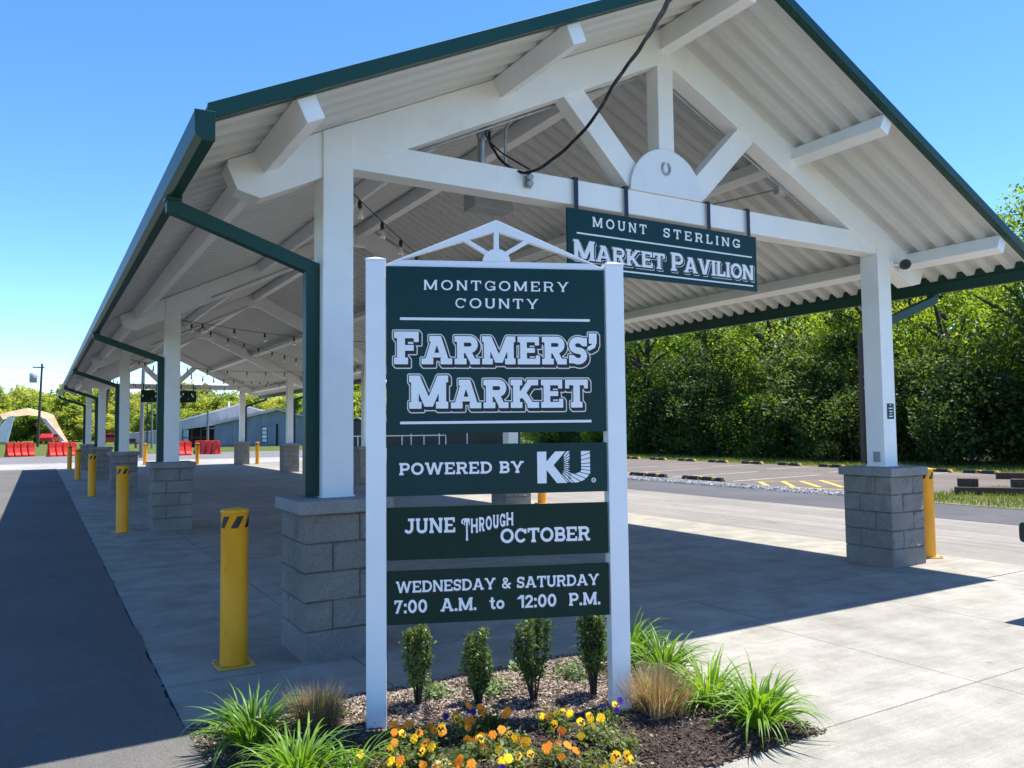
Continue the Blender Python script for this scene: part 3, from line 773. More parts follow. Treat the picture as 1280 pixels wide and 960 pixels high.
    if ch == 'S':
        W = 0.72; r1, r2_ = 0.25-c/4, 0.25-c/4; yt, yb = 1-c/2-r1, c/2+r2_; rx = W/2-t*0.5
        pts = arc(W/2, yt, rx, r1, 30, 270, 16) + arc(W/2, yb, rx, r2_, 90, -150, 16)
        p = [PL(pts, c)]
        if s: p += [BOX(W-t*0.75, 0.66, W-0.01, 0.96), BOX(0.01, 0.04, t*0.75, 0.34)]
        return W, p
    if ch == 'T':
        W = 0.76+t*0.5; p = stem(W/2-t/2, top=False) + [BOX(0, 1-S, W, 1)]
        if s: p += [BOX(0, 0.68, t*0.6, 1), BOX(W-t*0.6, 0.68, W, 1)]
        return W, p
    if ch == 'U':
        W = 0.66+t*0.7+e*1.2; a, b = e*0.8+t/2, W-e*0.8-t/2; r = (b-a)/2
        p = [PL([(a, 0.9), (a, c/2+r*0.85)] + arc((a+b)/2, c/2+r*0.85, r, r*0.85, 180, 360, 14) + [(b, 0.9)], t*0.96), BOX(a-t*0.48, 0.7, a+t*0.48, 1), BOX(b-t*0.48, 0.7, b+t*0.48, 1)]
        if s: p += [BOX(0, 1-s, t+1.6*e, 1), BOX(W-t-1.6*e, 1-s, W, 1)]
        return W, p
    if ch in 'VY':
        W = 0.80+t*0.9+e*0.7; q = W/2
        if ch == 'V':
            p = [SLN(q-t*0.1, e*0.6+t*0.6, th), SLN(q+t*0.1, W-e*0.6-t*0.6, th)]
        else:
            p = [SLN(q, e*0.6+t*0.6, th*1.02, 0.36, 1), SLN(q, W-e*0.6-t*0.6, th*1.02, 0.36, 1), BOX(q-t/2, 0, q+t/2, 0.46)]
            if s: p.append(BOX(q-t/2-e, 0, q+t/2+e, s))
        if s: p += [BOX(0, 1-s, t*1.1+1.4*e, 1), BOX(W-t*1.1-1.4*e, 1-s, W, 1)]
        return W, p
    if ch == 'W':
        W = 1.16+t*1.1+e*0.7; q = W/2; x1 = W*0.30; x2 = W*0.70
        p = [SLN(x1, e*0.6+t*0.55, th*0.95), SLN(x1, q, th*0.9), SLN(x2, q, th*0.9), SLN(x2, W-e*0.6-t*0.55, th*0.95)]
        if s: p += [BOX(0, 1-s, t+1.3*e, 1), BOX(W-t-1.3*e, 1-s, W, 1)]
        return W, p
    if ch == "'":
        W = t*1.15; return W, [BOX(0, 0.66, t, 1), PL([(t*0.75, 0.74), (t*0.6, 0.58), (t*0.05, 0.5)], t*0.5)]
    if ch == '.': return t*1.1, [BOX(0, 0, t*1.05, t*1.05)]
    if ch == ':': return t*1.1, [BOX(0, 0, t*1.05, t*1.05), BOX(0, 0.52, t*1.05, 0.52+t*1.05)]
    if ch == '1':
        W = 0.34+t; return W, [BOX(W-t, 0, W, 1), SLN(0.0+t*0.4, W-t*0.6, t*1.5, 0.70, 1)] 
    if ch == '2':
        W = 0.68; ry = 0.27-c/4
        return W, [PL(arc(W/2, 1-c/2-ry, W/2-t/2, ry, 165, -25, 14) + [(c/2+0.03, c/2)], c), BOX(0, 0, W, S)]
    if ch == '7':
        W = 0.68; return W, [BOX(0, 1-S, W, 1), SLN(W*0.28, W-t*0.62, th), BOX(0, 0.70, t*0.6, 1)]
    if ch == '&':
        W = 0.86
        return W, [PL(arc(0.36, 0.76, 0.17, 0.24-c/2, -60, 235, 14) + [(0.40, 0.40), (0.76, 0.05)], c*0.85), PL([(0.42, 0.55)] + arc(0.34, 0.28, 0.30-c/2+0.02, 0.28-c/2, 110, 330, 14) + [(0.74, 0.42)], c*0.85), BOX(0.58, 0.40, 0.88, 0.40+S*0.6)]
    if ch == 't':
        W = 0.46; x = 0.12; return W, [BOX(x, 0.16, x+t, 0.92), BOX(0, 0.70-S*0.8, W-0.02, 0.70), PL([(x+t/2, 0.25)] + arc(x+t/2+0.13, 0.24, 0.13, 0.24-c/2, 180, 300, 8), c)]
    if ch == 'o':
        W = 0.70; return W, [PL(arc(W/2, 0.35, W/2-t/2, 0.35-c/2, 0, 360, 26), c)]
    raise ValueError(ch)
def layout(text, big, small, t, s, e, track=0.08, bigset=None):
    """returns list of (x, h, prims) and total width, in metres before fitting"""
    x = 0; out = []
    for i, ch in enumerate(text):
        h = big if (bigset is None or i in bigset) else small
        if ch == '~': x += big*0.5; continue
        a, p = glyph(ch, t, s, e)
        if p: out.append((x, h, p))
        x += (a + (track if ch != ' ' else 0))*h
    return out, x-track*h
class Line:
    """distance field of one text line on a grid in sign coordinates"""
    def __init__(s, x0, x1, z0, z1, cell):
        s.x0, s.z0, s.cell = x0, z0, cell
        s.nx = int((x1-x0)/cell)+2; s.nz = int((z1-z0)/cell)+2
        s.X, s.Z = np.meshgrid(x0+np.arange(s.nx)*cell, z0+np.arange(s.nz)*cell)
        s.D = np.full(s.X.shape, 9.0)
    def put(s, text, xa, xb, zb, big, small=None, t=0.2, s_=0.17, e=0.08, track=0.08, bigset=None, clip=True, curve=None):
        items, wd = layout(text, big, small or big, t, s_, e, track, bigset)
        k = (xb-xa)/wd
        for x, h, prims in items:
            zoff = curve(xa+x*k) if curve else 0
            hh = h
            if curve and isinstance(zoff, tuple): zoff, hh = zoff
            px = (s.X-xa-x*k)/(h*k); py = (s.Z-zb-zoff)/hh
            sel = (px > -0.6) & (px < 2.2) & (py > -0.6) & (py < 1.7)
            idx = np.where(sel); a, b = px[idx], py[idx]
            d = None
            for f in prims:
                q = f(a, b); d = q if d is None else np.minimum(d, q)
            if clip: d = np.maximum(d, np.maximum(-b, b-1))
            s.D[idx] = np.minimum(s.D[idx], d*min(h*k, hh))
    def put_prims(s, prims, x, z, sc_):
        px = (s.X-x)/sc_; py = (s.Z-z)/sc_
        for f in prims: s.D = np.minimum(s.D, f(px, py)*sc_)
    def cut_prims(s, prims, x, z, sc_):
        px = (s.X-x)/sc_; py = (s.Z-z)/sc_
        for f in prims: s.D = np.maximum(s.D, -f(px, py)*sc_)
    def shifted(s, dx, dz):
        i, j = int(round(dx/s.cell)), int(round(dz/s.cell)); o = np.full_like(s.D, 9.0)
        src = s.D[max(0, -j):s.nz-max(0, j), max(0, -i):s.nx-max(0, i)]
        o[max(0, j):max(0, j)+src.shape[0], max(0, i):max(0, i)+src.shape[1]] = src
        return o
    def shadow(s, dx, dz, n=5):
        d = s.D.copy()
        for k in range(1, n+1): d = np.minimum(d, s.shifted(dx*k/n, dz*k/n))
        return d
def contour(mb, L, D, y0, y1):
    """fill D<0 as a raised solid between depth y0 (back) and y1 (front, more negative)"""
    ins = D < 0; nz, nx = D.shape; c = L.cell
    V = {}; verts = mb.v
    def X(i): return L.x0+i*c
    def Z(j): return L.z0+j*c
    cnt = ins[:-1, :-1].astype(int)+ins[:-1, 1:]+ins[1:, :-1]+ins[1:, 1:]
    full = cnt == 4; mixed = (cnt > 0) & (cnt < 4)
    for j in range(nz-1):
        row = full[j]
        if not row.any(): continue
        i = 0; idx = np.flatnonzero(np.diff(np.concatenate([[0], row.astype(int), [0]])))
        for a, b in zip(idx[::2], idx[1::2]):
            mb.add([(X(a), y1, Z(j)), (X(b), y1, Z(j)), (X(b), y1, Z(j+1)), (X(a), y1, Z(j+1))], [(0, 1, 2, 3)])
    for j, i in zip(*np.where(mixed)):
        cs_ = [(i, j), (i+1, j), (i+1, j+1), (i, j+1)]
        poly = []; cross = []
        for k in range(4):
            (a, b), (a2, b2) = cs_[k], cs_[(k+1) % 4]
            d0, d1 = D[b, a], D[b2, a2]
            if d0 < 0: poly.append((X(a), Z(b)))
            if (d0 < 0) != (d1 < 0):
                q = d0/(d0-d1); p = (X(a)+(a2-a)*q*c, Z(b)+(b2-b)*q*c); poly.append(p); cross.append((p, d0 < 0))
        if len(poly) < 3: continue
        mb.add([(x, y1, z) for x, z in poly], [tuple(range(len(poly)))])
        if len(cross) == 2:
            (p, e0), (q, e1) = cross
            if not e0: p, q = q, p
            mb.add([(p[0], y1, p[1]), (p[0], y0, p[1]), (q[0], y0, q[1]), (q[0], y1, q[1])], [(0, 1, 2, 3)])
def emit(L, parent, style, name='lettering'):
    if style == 'block':
        m = MB(); contour(m, L, L.shadow(0.011, -0.0125)-0.0105, -0.0005, -0.0015); m.build('lettering_outline', M['line_cream'], parent)
        m = MB(); contour(m, L, L.shadow(0.011, -0.0125)-0.0050, -0.0005, -0.0026); m.build('lettering_shadow', M['shadow_ink'], parent)
        m = MB(); contour(m, L, L.D, -0.0005, -0.0045); m.build(name, M['letter'], parent)
    elif style == 'engraved':
        m = MB(); contour(m, L, L.shadow(0.016, -0.018)-0.0045, -0.0005, -0.0015); m.build('lettering_outline', M['line_cream'], parent)
        m = MB(); contour(m, L, L.shadow(0.012, -0.0135)-0.0030, -0.0005, -0.0026); m.build('lettering_shadow', M['shadow_ink'], parent)
        m = MB(); contour(m, L, L.D, -0.0005, -0.0045); m.build(name, M['letter'], parent)
    else:
        m = MB(); contour(m, L, L.shadow(*style)-0.0012, -0.0005, -0.0016); m.build('lettering_shadow', M['shadow_ink'], parent)
        m = MB(); contour(m, L, L.D, -0.0005, -0.0034); m.build(name, M['letter'], parent)

# ------------------------------------------------------------------ farmers market sign
SGN = thing('market_sign', 'tall white framed green sign board reading FARMERS MARKET in the planting bed', 'sign', (-0.07, -1.54, 0.0), math.atan2(-0.37331, 0.92771))
for u in (0.003, 1.335):
    m = MB(); m.box(u-0.053, u+0.053, 0.0, 0.106, -0.05, 2.525)
    p = m.build('post', M['sign_white'], SGN, 0.004)
    m = MB(); m.add([(u-0.056, -0.003, 2.524), (u+0.056, -0.003, 2.524), (u+0.056, 0.109, 2.524), (u-0.056, 0.109, 2.524), (u-0.056, -0.003, 2.536), (u+0.056, -0.003, 2.536), (u+0.056, 0.109, 2.536), (u-0.056, 0.109, 2.536), (u, 0.053, 2.556)],
        [(3, 2, 1, 0), (0, 1, 5, 4), (1, 2, 6, 5), (2, 3, 7, 6), (3, 0, 4, 7), (4, 5, 8), (5, 6, 8), (6, 7, 8), (7, 4, 8)])
    m.build('post_cap', M['sign_white'], p)
UA, UB = 0.060, 1.276
def panel(z0, z1, mat):
    m = MB(); m.box(UA, UB, 0.0, 0.018, z0, z1); o = m.build('panel', mat, SGN, 0.002); o.location = (0, 0.012, 0)
    m = MB()
    for u in (0.34, 0.98):
        for z in (z0+0.035, z1-0.035): m.lathe([(0.0001, 0.004), (0.006, 0.003), (0.008, 0)], 8, (0, 0, 0)); 
    sv = []
    m = MB()
    for u in (0.34, 0.99):
        for z in (z0+0.03, z1-0.03):
            m.add([(u+0.006*math.cos(2*math.pi*k/8), -0.003 if q else 0.0, z+0.006*math.sin(2*math.pi*k/8)) for q in (0, 1) for k in range(8)], [tuple(range(15, 7, -1))[::-1]] + [(k, (k+1) % 8, 8+(k+1) % 8, 8+k) for k in range(8)])
    m.build('screw', mat, o)
    return o
CELL = 0.0030
P1 = panel(1.588, 2.498, M['sign_green']); P2 = panel(1.254, 1.527, M['sign_green']); P3 = panel(0.914, 1.194, M['sign_green2']); P4 = panel(0.575, 0.859, M['sign_green2'])
def bar(parent, u0, u1, z, h=0.014):
    m = MB(); m.box(u0, u1, -0.003, -0.0005, z-h/2, z+h/2); m.build('rule_line', M['letter'], parent)
bar(P1, 0.133, 1.190, 2.211); bar(P1, 0.132, 1.190, 1.646)
L = Line(0.24, 1.10, 2.25, 2.45, 0.0024)
L.put('MONTGOMERY', 0.262, 1.071, 2.371, 0.055, None, 0.165, 0.08, 0.055, 0.30)
L.put('COUNTY', 0.433, 0.897, 2.273, 0.055, None, 0.165, 0.08, 0.055, 0.28)
emit(L, P1, (0.003, -0.005))
L = Line(0.06, 1.27, 1.90, 2.19, 0.0027)
L.put('FARMERS', 0.100, 1.172, 1.963, 0.178, 0.155, 0.255, 0.205, 0.095, 0.085, {0})
L.put("'", 1.182, 1.234, 1.968, 0.170, None, 0.28, 0.205, 0.1, 0, None, True)
emit(L, P1, 'block')
L = Line(0.14, 1.22, 1.66, 1.94, 0.0027)
L.put('MARKET', 0.180, 1.172, 1.722, 0.180, 0.157, 0.255, 0.205, 0.095, 0.085, {0})
emit(L, P1, 'block')
L = Line(0.10, 0.84, 1.34, 1.46, 0.0022)
L.put('POWERED~BY', 0.126, 0.803, 1.366, 0.065, None, 0.205, 0.17, 0.07, 0.10)
emit(L, P2, (0.004, -0.006))
# the KU mark: K, and a U sliced by rays fanning from the K's crotch
L = Line(0.85, 1.22, 1.28, 1.50, 0.0016)
H_ = 0.174; kx, kz = 0.879, 1.306
# proportions in units of height: K stem 0-.29, U from .80 to 1.70
Kp = [BOX(0, 0, 0.295, 1.0), SLN(0.30, 0.75, 0.33, 0.5, 1.0), SLN(0.80, 0.36, 0.34, 0, 0.56)]
Up = [BOX(1.425, 0.28, 1.715, 1.0), PL(arc(1.19, 0.41, 0.38, 0.265, 180+36, 360, 18), 0.285), BOX(0.86, 0.30, 1.045, 1.0)]
L2 = Line(0.85, 1.22, 1.28, 1.50, 0.0016); L2.put_prims(Up, kx, kz, H_)
pxx = (L2.X-kx)/H_; pzz = (L2.Z-kz)/H_
L2.D = np.maximum(L2.D, np.maximum(-pzz, pzz-1)*H_)
# left limb of the U is bounded by a crescent facing the K
cres = (0.52-np.hypot((pxx-0.34)/1.0, (pzz-0.52)/0.98))*H_
L2.D = np.maximum(L2.D, cres)
ang = np.arctan2(pzz-0.53, pxx-0.58); rad = np.hypot(pzz-0.53, pxx-0.58)
def wrapd(a0): return np.abs((ang-a0+np.pi) % (2*np.pi)-np.pi)
right_limb = pxx > 1.25
for dg in (20, 12.5, 4.5, -1.5, -7.5, -14, -22, -31, -41):
    # thin gaps on the right limb and the base
    d = (wrapd(R(dg))*rad-0.012)*H_
    L2.D = np.where(pxx > 1.0, np.maximum(L2.D, -d), L2.D)
for dg in range(-76, 90, 9):
    d = (wrapd(R(dg+2))*rad-0.015)*H_
    L2.D = np.where(pxx <= 1.1, np.maximum(L2.D, -d), L2.D)
L.put_prims(Kp, kx, kz, H_)
gap = L.D-0.004
L.D = np.maximum(L.D, np.maximum(-pzz, pzz-1)*H_)
L.D = np.minimum(L.D, np.maximum(L2.D, -gap))
L.put_prims([lambda x, y: np.abs(np.hypot(x, y)-1)-0.22], 1.197, 1.318, 0.0105)
L.put('R', 1.1925, 1.2020, 1.3130, 0.010, None, 0.22, 0, 0, 0.0)
emit(L, P2, (0.002, -0.002), 'logo')
L = Line(0.13, 1.20, 0.96, 1.18, 0.0022)
L.put('JUNE', 0.154, 0.424, 1.054, 0.080, None, 0.205, 0.17, 0.075, 0.10)
L.put('OCTOBER', 0.670, 1.171, 0.987, 0.078, None, 0.205, 0.17, 0.07, 0.07)
L.put('THROUGH', 0.472, 0.742, 1.0, 0.060, None, 0.25, 0.12, 0.035, 0.17, None, True, curve=lambda x: (0.041+0.047*((x-0.472)/0.27)+(-0.034 if x < 0.49 else 0), 0.078+(0.042 if x < 0.49 else 0)-0.008*(x-0.472)/0.27))
L.put_prims([PL(arc(0, 0, 1, 1, 70, 230, 10), 0.6)], 0.474, 1.110, 0.013)
emit(L, P3, (0.004, -0.006))
L = Line(0.08, 1.25, 0.60, 0.84, 0.0022)
L.put('WEDNESDAY~&~SATURDAY', 0.107, 1.217, 0.742, 0.061, None, 0.195, 0.16, 0.06, 0.08)
L.put('7:00~~A.M.~~to~~12:00~~P.M.', 0.098, 1.223, 0.635, 0.069, None, 0.205, 0.16, 0.06, 0.09)
emit(L, P4, (0.004, -0.006))
# pediment with sunburst
m = MB(); yA, yB = 0.022, 0.060
uc, zt = 0.667, 2.772
ped = [(UA, 2.500), (UB, 2.500), (UB, 2.509), (uc, zt), (UA, 2.509)]
m.prism_y([(UA, 2.501), (UB, 2.501), (UB, 2.512), (1.20, 2.537), (0.14, 2.537), (UA, 2.512)], yA, yB)
sl = (zt-2.512)/(uc-UA)
m.prism_y([(UA, 2.512), (0.14, 2.5372), (uc, zt-0.064), (uc, zt)], yA+0.0005, yB-0.0005)
m.prism_y([(UB, 2.512), (uc, zt), (uc, zt-0.064), (1.20, 2.5372)], yA+0.0005, yB-0.0005)
m.prism_y([(uc+0.077*math.cos(math.pi*i/20), 2.5372+0.072*math.sin(math.pi*i/20)) for i in range(21)], yA-0.002, yB)
m.prism_y([(uc-0.014, 2.60), (uc+0.014, 2.60), (uc+0.014, zt-0.055), (uc-0.014, zt-0.055)], yA+0.002, yB-0.002)
for s in (-1, 1):
    m.prism_y([(uc+s*a, b) for a, b in ((0.055, 2.565), (0.075, 2.585), (0.195, 2.655), (0.175, 2.672), (0.162, 2.664), (0.040, 2.590))], yA+0.003, yB-0.003)
m.build('pediment', M['sign_white'], SGN, 0.002)

# ------------------------------------------------------------------ hanging pavilion signs (front and far end)
def hang_sign(y, front):
    t = thing('hanging_sign', 'green hanging sign reading MARKET PAVILION below the front gable beam' if front else 'dark green blank sign back hanging below the far gable beam', 'sign', (2.392, y, 0))
    W = 2.39
    m = MB(); m.box(0, W, 0, 0.02, 2.998, 3.572); p = m.build('panel', M['sign_green'], t, 0.003)
    for u in (0.10, 0.672, 1.72, 2.28):
        m = MB(); m.box(u-0.022, u+0.022, -0.006, -0.001, 3.5725, 3.85)
        m.box(u-0.022, u+0.022, -0.006, 0.235, 3.851, 3.857); m.build('strap', M['strap'], t)
    if front:
        L = Line(0.20, 2.2, 3.38, 3.58, 0.004)
        L.put('MOUNT', 0.278, 0.91, 3.428, 0.092, None, 0.17, 0.14, 0.07, 0.42)
        L.put('STERLING', 1.12, 2.145, 3.428, 0.092, None, 0.17, 0.14, 0.07, 0.42)
        m = MB(); contour(m, L, L.D, -0.0005, -0.004); m.build('lettering', M['letter'], p)
        for z, u0, u1 in ((3.352, 0.10, 2.315), (3.052, 0.10, 2.325)):
            m = MB(); m.box(u0, u1, -0.004, -0.0005, z-0.007, z+0.007); m.build('rule_line', M['letter'], p)
        L = Line(0.02, 2.39, 3.06, 3.35, 0.0042)
        L.put('MARKET', 0.060, 1.13, 3.112, 0.178, 0.152, 0.225, 0.10, 0.075, 0.04, {0})
        L.put('PAVILION', 1.205, 2.335, 3.112, 0.178, 0.152, 0.225, 0.10, 0.075, 0.04, {0})
        emit(L, p, 'engraved')
    else:
        m = MB()
        for u in (0.1, 0.80, 1.6, 2.3): m.lathe([(0.0001, 0), (0.03, 0)], 8)
        m = MB()
        for u in (0.1, 0.72, 1.66, 2.28): m.box(u-0.022, u+0.022, -0.005, -0.001, 3.28, 3.325)
        m.build('fixing_plate', M['galv'], p)
    return t
hang_sign(0.178, True)
hang_sign(FY[4]-0.14, False)

# ------------------------------------------------------------------ bollards
def bollard():
    t = thing('bollard', 'yellow bollard nearest the camera, left of the front left stone pier', 'bollard', (-0.426, 0.241, 0), 0, 'yellow bollards guarding the piers')
    m = MB(); r = 0.092
    m.lathe([(r, 0.0), (r, 0.5), (r, 1.045), (r+0.003, 1.05), (r+0.003, 1.062), (r-0.004, 1.068), (0.05, 1.074), (0.0005, 1.075)], 48)
    m.build('sleeve', M['yellow'], t)
    m = MB(); m.box(-0.125, 0.125, -0.125, 0.125, 0.0, 0.014); m.build('base_plate', M['yellow_plate'], t, 0.004)
    m = MB()
    for a in (-1, 1):
        for b in (-1, 1): m.lathe([(0.012, 0.014), (0.012, 0.026), (0.0005, 0.027)], 6, (a*0.105, b*0.105, 0), False)
    m.build('anchor_bolt', M['galv'], t)
    rr = r+0.0012
    for k in range(6):
        m = MB(); a0 = R(-118+k*60)
        for i in range(6):
            for j in range(6):
                q = []
                for (u, v) in ((i, j/6), (i+1, j/6), (i+1, (j+1)/6), (i, (j+1)/6)):
                    a = a0+u*R(30)/6+v*R(26); z = 0.945+v*0.08; q.append((rr*math.cos(a), rr*math.sin(a), z))
                m.add(q, [(0, 1, 2, 3)], True)
        m.build('stripe', M['black'], t)
    return t
B0 = bollard()
lab = ['', 'yellow bollard beside the second stone pier on the left side', 'yellow bollard beside the third stone pier on the left side',
       'yellow bollard beside the fourth stone pier on the left side', 'yellow bollard beside the farthest stone pier on the left side']
for k in range(1, 5): dup(B0, (-0.426, 0.241+k*BAY, 0), k*0.3, lab[k])
labr = ['yellow bollard right of the front right stone pier by the road', 'yellow bollard beside the second right pier, seen in the sign gap', 'yellow bollard beside the third stone pier on the right side', 'yellow bollard beside the fourth stone pier on the right side', 'yellow bollard beside the farthest stone pier on the right side']
for k in range(5): dup(B0, (7.66, 0.241+k*BAY, 0), 1.0+k*0.4, labr[k])
for (x, y), l in (((2.97, 38.1), 'yellow bollard past the far gable end, nearer the grey pole'), ((5.14, 36.3), 'yellow bollard past the far gable end, before the red barriers')):
    dup(B0, (x, y, -0.01), 0.4, l)

# ------------------------------------------------------------------ string lights
def string_light(p0, p1, sag, n, label):
    t = thing('string_light', label, 'string lights', p0, 0, 'string lights under the pavilion roof')
    d = Vector(p1)-Vector(p0)
    def P(f): return d*f + Vector((0, 0, -4*sag*f*(1-f)))
    m = MB(); m.tube([P(i/24) for i in range(25)], 0.005, 5); m.build('wire', M['cable'], t)
    sk = MB(); sk.lathe([(0.004, 0.0), (0.010, -0.012), (0.019, -0.03), (0.019, -0.075), (0.0005, -0.076)], 10)
    if 'socket' not in SH: SH['socket'] = sk.mesh('socket', M['black'])
    bl = MB(); bl.lathe([(0.014, -0.074), (0.016, -0.085), (0.027, -0.115), (0.030, -0.14), (0.022, -0.165), (0.0005, -0.175)], 12)
    if 'bulb' not in SH: SH['bulb'] = bl.mesh('bulb', M['bulb'])
    for i in range(n):
        f = (i+0.6)/n
        s_ = np_obj('socket', SH['socket'], t); s_.location = P(f); s_.rotation_euler = (random.uniform(-.08, .08), random.uniform(-.08, .08), 0)
        np_obj('bulb', SH['bulb'], s_)
SH = {}
names = ['front', 'second', 'third', 'fourth']
for k in range(4):
    ya, yb = FY[k]+0.15, FY[k+1]-0.12
    string_light((0.43, ya, 3.56), (6.72, yb, 3.56), 0.22 if k else 0.02, 15, f'string of clear bulbs sloping across the {names[k]} bay from left to right')
    string_light((0.45, yb, 3.50), (6.72, yb, 3.50), 0.22, 12, f'string of clear bulbs crossing level at the far end of the {names[k]} bay')
string_light((0.45, FY[4]-1.6, 3.45), (6.72, FY[4]-1.6, 3.48), 0.12, 12, 'string of clear bulbs just inside the far gable beam')

# ------------------------------------------------------------------ electrical service on the front gable
m = MB()
key = [(-0.6, -5.2, 3.05), (0.57, -3.2, 3.35), (1.198, -2.4, 3.773-0.0), (1.75, -1.5, 4.06), (2.05, -0.7, 4.08), (2.14, -0.25, 3.98), (2.10, -0.02, 3.85), (1.97, 0.12, 3.80), (1.83, 0.28, 3.92), (1.76, 0.40, 4.12), (1.785, 0.50, 4.25)]
def smoothpath(k, n=8):
    out = []
    for i in range(len(k)-1):
        p0, p1, p2, p3 = [Vector(k[max(0, min(len(k)-1, j))]) for j in (i-1, i, i+1, i+2)]
        for q in range(n):
            t_ = q/n; out.append(0.5*((2*p1)+(p2-p0)*t_+(2*p0-5*p1+4*p2-p3)*t_**2+(3*p1-p0-3*p2+p3)*t_**3))
    out.append(Vector(k[-1])); return out
# service drop comes from a line hung lower in front of the gable towards the street pole behind the camera
key = [(-1.12, -6.4, 3.65), (0.20, -3.6, 3.36), (0.57, -3.2, 3.40)] + key[2:]
key = [(0.9, -2.95, 3.72), (1.18, -2.42, 3.79)] + key[5-2:]
dirv = (Vector(key[0])-Vector(key[1])).normalized()
far = []
base_dir = Vector((-0.42, -0.80, 0.43))
key = [(0.30, -6.2, 5.60), (0.50, -4.4, 4.40)] + [(0.62, -3.18, 3.385+0.30)] + [(1.198, -2.4, 3.80)][:0] + key[1:]
key = [tuple(C) for C in [(-0.30, -4.6, 2.75)]][:0] + key
cable_key = [(1.10, -2.98, 4.62), (1.49, -2.2, 4.36), (1.857, -1.4, 4.12)] + [(2.08, -0.75, 4.11), (2.179, -0.4, 4.06), (2.145, -0.1, 3.935), (1.97, 0.12, 3.805), (1.84, 0.30, 3.90), (1.76, 0.42, 4.10), (1.785, 0.50, 4.25)]
CABLE_OBJ = None
t = thing('service_cable', 'thick black twisted power cable looping down to the front gable beam', 'cable', (0, 0, 0))
cable_key = [(0.57, -3.2, 3.36), (1.198, -2.4, 3.775), (1.66, -1.7, 4.03), (1.95, -1.1, 4.12), (2.179, -0.5, 4.085), (2.145, -0.1, 3.935), (1.97, 0.12, 3.805), (1.84, 0.30, 3.90), (1.76, 0.42, 4.10), (1.785, 0.50, 4.25)]
pth = smoothpath(cable_key, 8)
for ph, rr_ in ((0, 0.0075), (2.1, 0.006), (4.2, 0.006)):
    m = MB(); m.tube([p+Vector((0.009*math.cos(i*0.35+ph), 0, 0.009*math.sin(i*0.35+ph))) for i, p in enumerate(pth)], rr_, 6)
    m.build('conductor', M['cable'], t)
m = MB(); m.tube(smoothpath([(1.97, 0.12, 3.83), (1.80, 0.3, 4.0), (1.72, 0.42, 4.16), (1.76, 0.50, 4.27)], 6), 0.008, 6); m.build('conductor', M['cable'], t)
t = thing('wire_clamp', 'small grey wire clamp bolted to the front gable beam', 'clamp', (1.99, 0.19, 3.74))
m = MB(); m.box(-0.035, 0.035, -0.012, 0.012, -0.05, 0.05); m.build('bracket', M['galv'], t, 0.003)
m = MB()
for dz in (0.035, -0.02): m.tube([(0.0, -0.01, dz), (0.0, -0.03, dz), (0.0, -0.06, dz-0.005)], [0.018, 0.034, 0.026], 12)
m.build('insulator', M['grey_box'], t)
t = thing('electrical_box', 'grey electrical box with mast behind the front gable beam', 'electrical box', (1.70, 0.62, 3.55))
m = MB(); m.box(0, 0.40, 0, 0.22, 0.05, 0.40); m.build('cabinet', M['grey_box'], t, 0.006)
m = MB(); m.tube([(0.10, 0.05, 0.38), (0.10, 0.05, 0.72)], 0.035, 12)
m.tube([(0.10, 0.05, 0.70), (0.10, 0.0, 0.765), (0.09, -0.07, 0.76), (0.085, -0.11, 0.71)], [0.05, 0.052, 0.048, 0.04], 12); m.build('weatherhead', M['galv'], t)
m = MB(); m.tube(smoothpath([(0.36, 0.06, 0.38), (0.36, 0.06, 0.75), (0.40, 0.05, 0.90), (0.60, 0.0, 1.02), (1.3, -0.16, 1.34)], 6), 0.014, 8); m.build('conduit', M['galv'], t)
t = thing('security_camera', 'small black security camera on white arm beside the right column', 'camera', (7.048, 0.20, 3.50))
m = MB(); m.tube([(0, 0, 0), (0.06, -0.03, 0.0), (0.13, -0.09, 0.0)], 0.013, 8); m.build('arm', M['white'], t)
m = MB(); m.box(-0.002, 0.012, -0.05, 0.05, -0.04, 0.04); m.build('wall_plate', M['white'], t, 0.003)
m = MB(); d_ = Vector((-0.75, -0.62, -0.12)).normalized(); c_ = Vector((0.15, -0.11, 0.0))
m.tube([c_-d_*0.07, c_-d_*0.06, c_+d_*0.04, c_+d_*0.055], [0.04, 0.058, 0.062, 0.055], 18); hsg = m.build('housing', M['black'], t)
m = MB(); m.tube([c_+d_*0.054, c_+d_*0.058], 0.028, 14); m.build('lens', M['tint_glass'], hsg)
t = thing('notice_plate', 'small dark green notice plate on the right front column', 'notice', (6.945, 0.1815, 1.76))
m = MB(); m.box(-0.062, 0.062, -0.004, 0, -0.09, 0.09); m.build('plate', M['sign_green'], t, 0.001)
m = MB()
for z, a in ((0.072, 0.012), (0.035, 0.035), (0.0, 0.03), (-0.03, 0.02), (-0.06, 0.035)): m.box(-a, a, -0.0055, -0.004, z-0.006, z+0.006)
m.build('lettering', M['letter'], t)

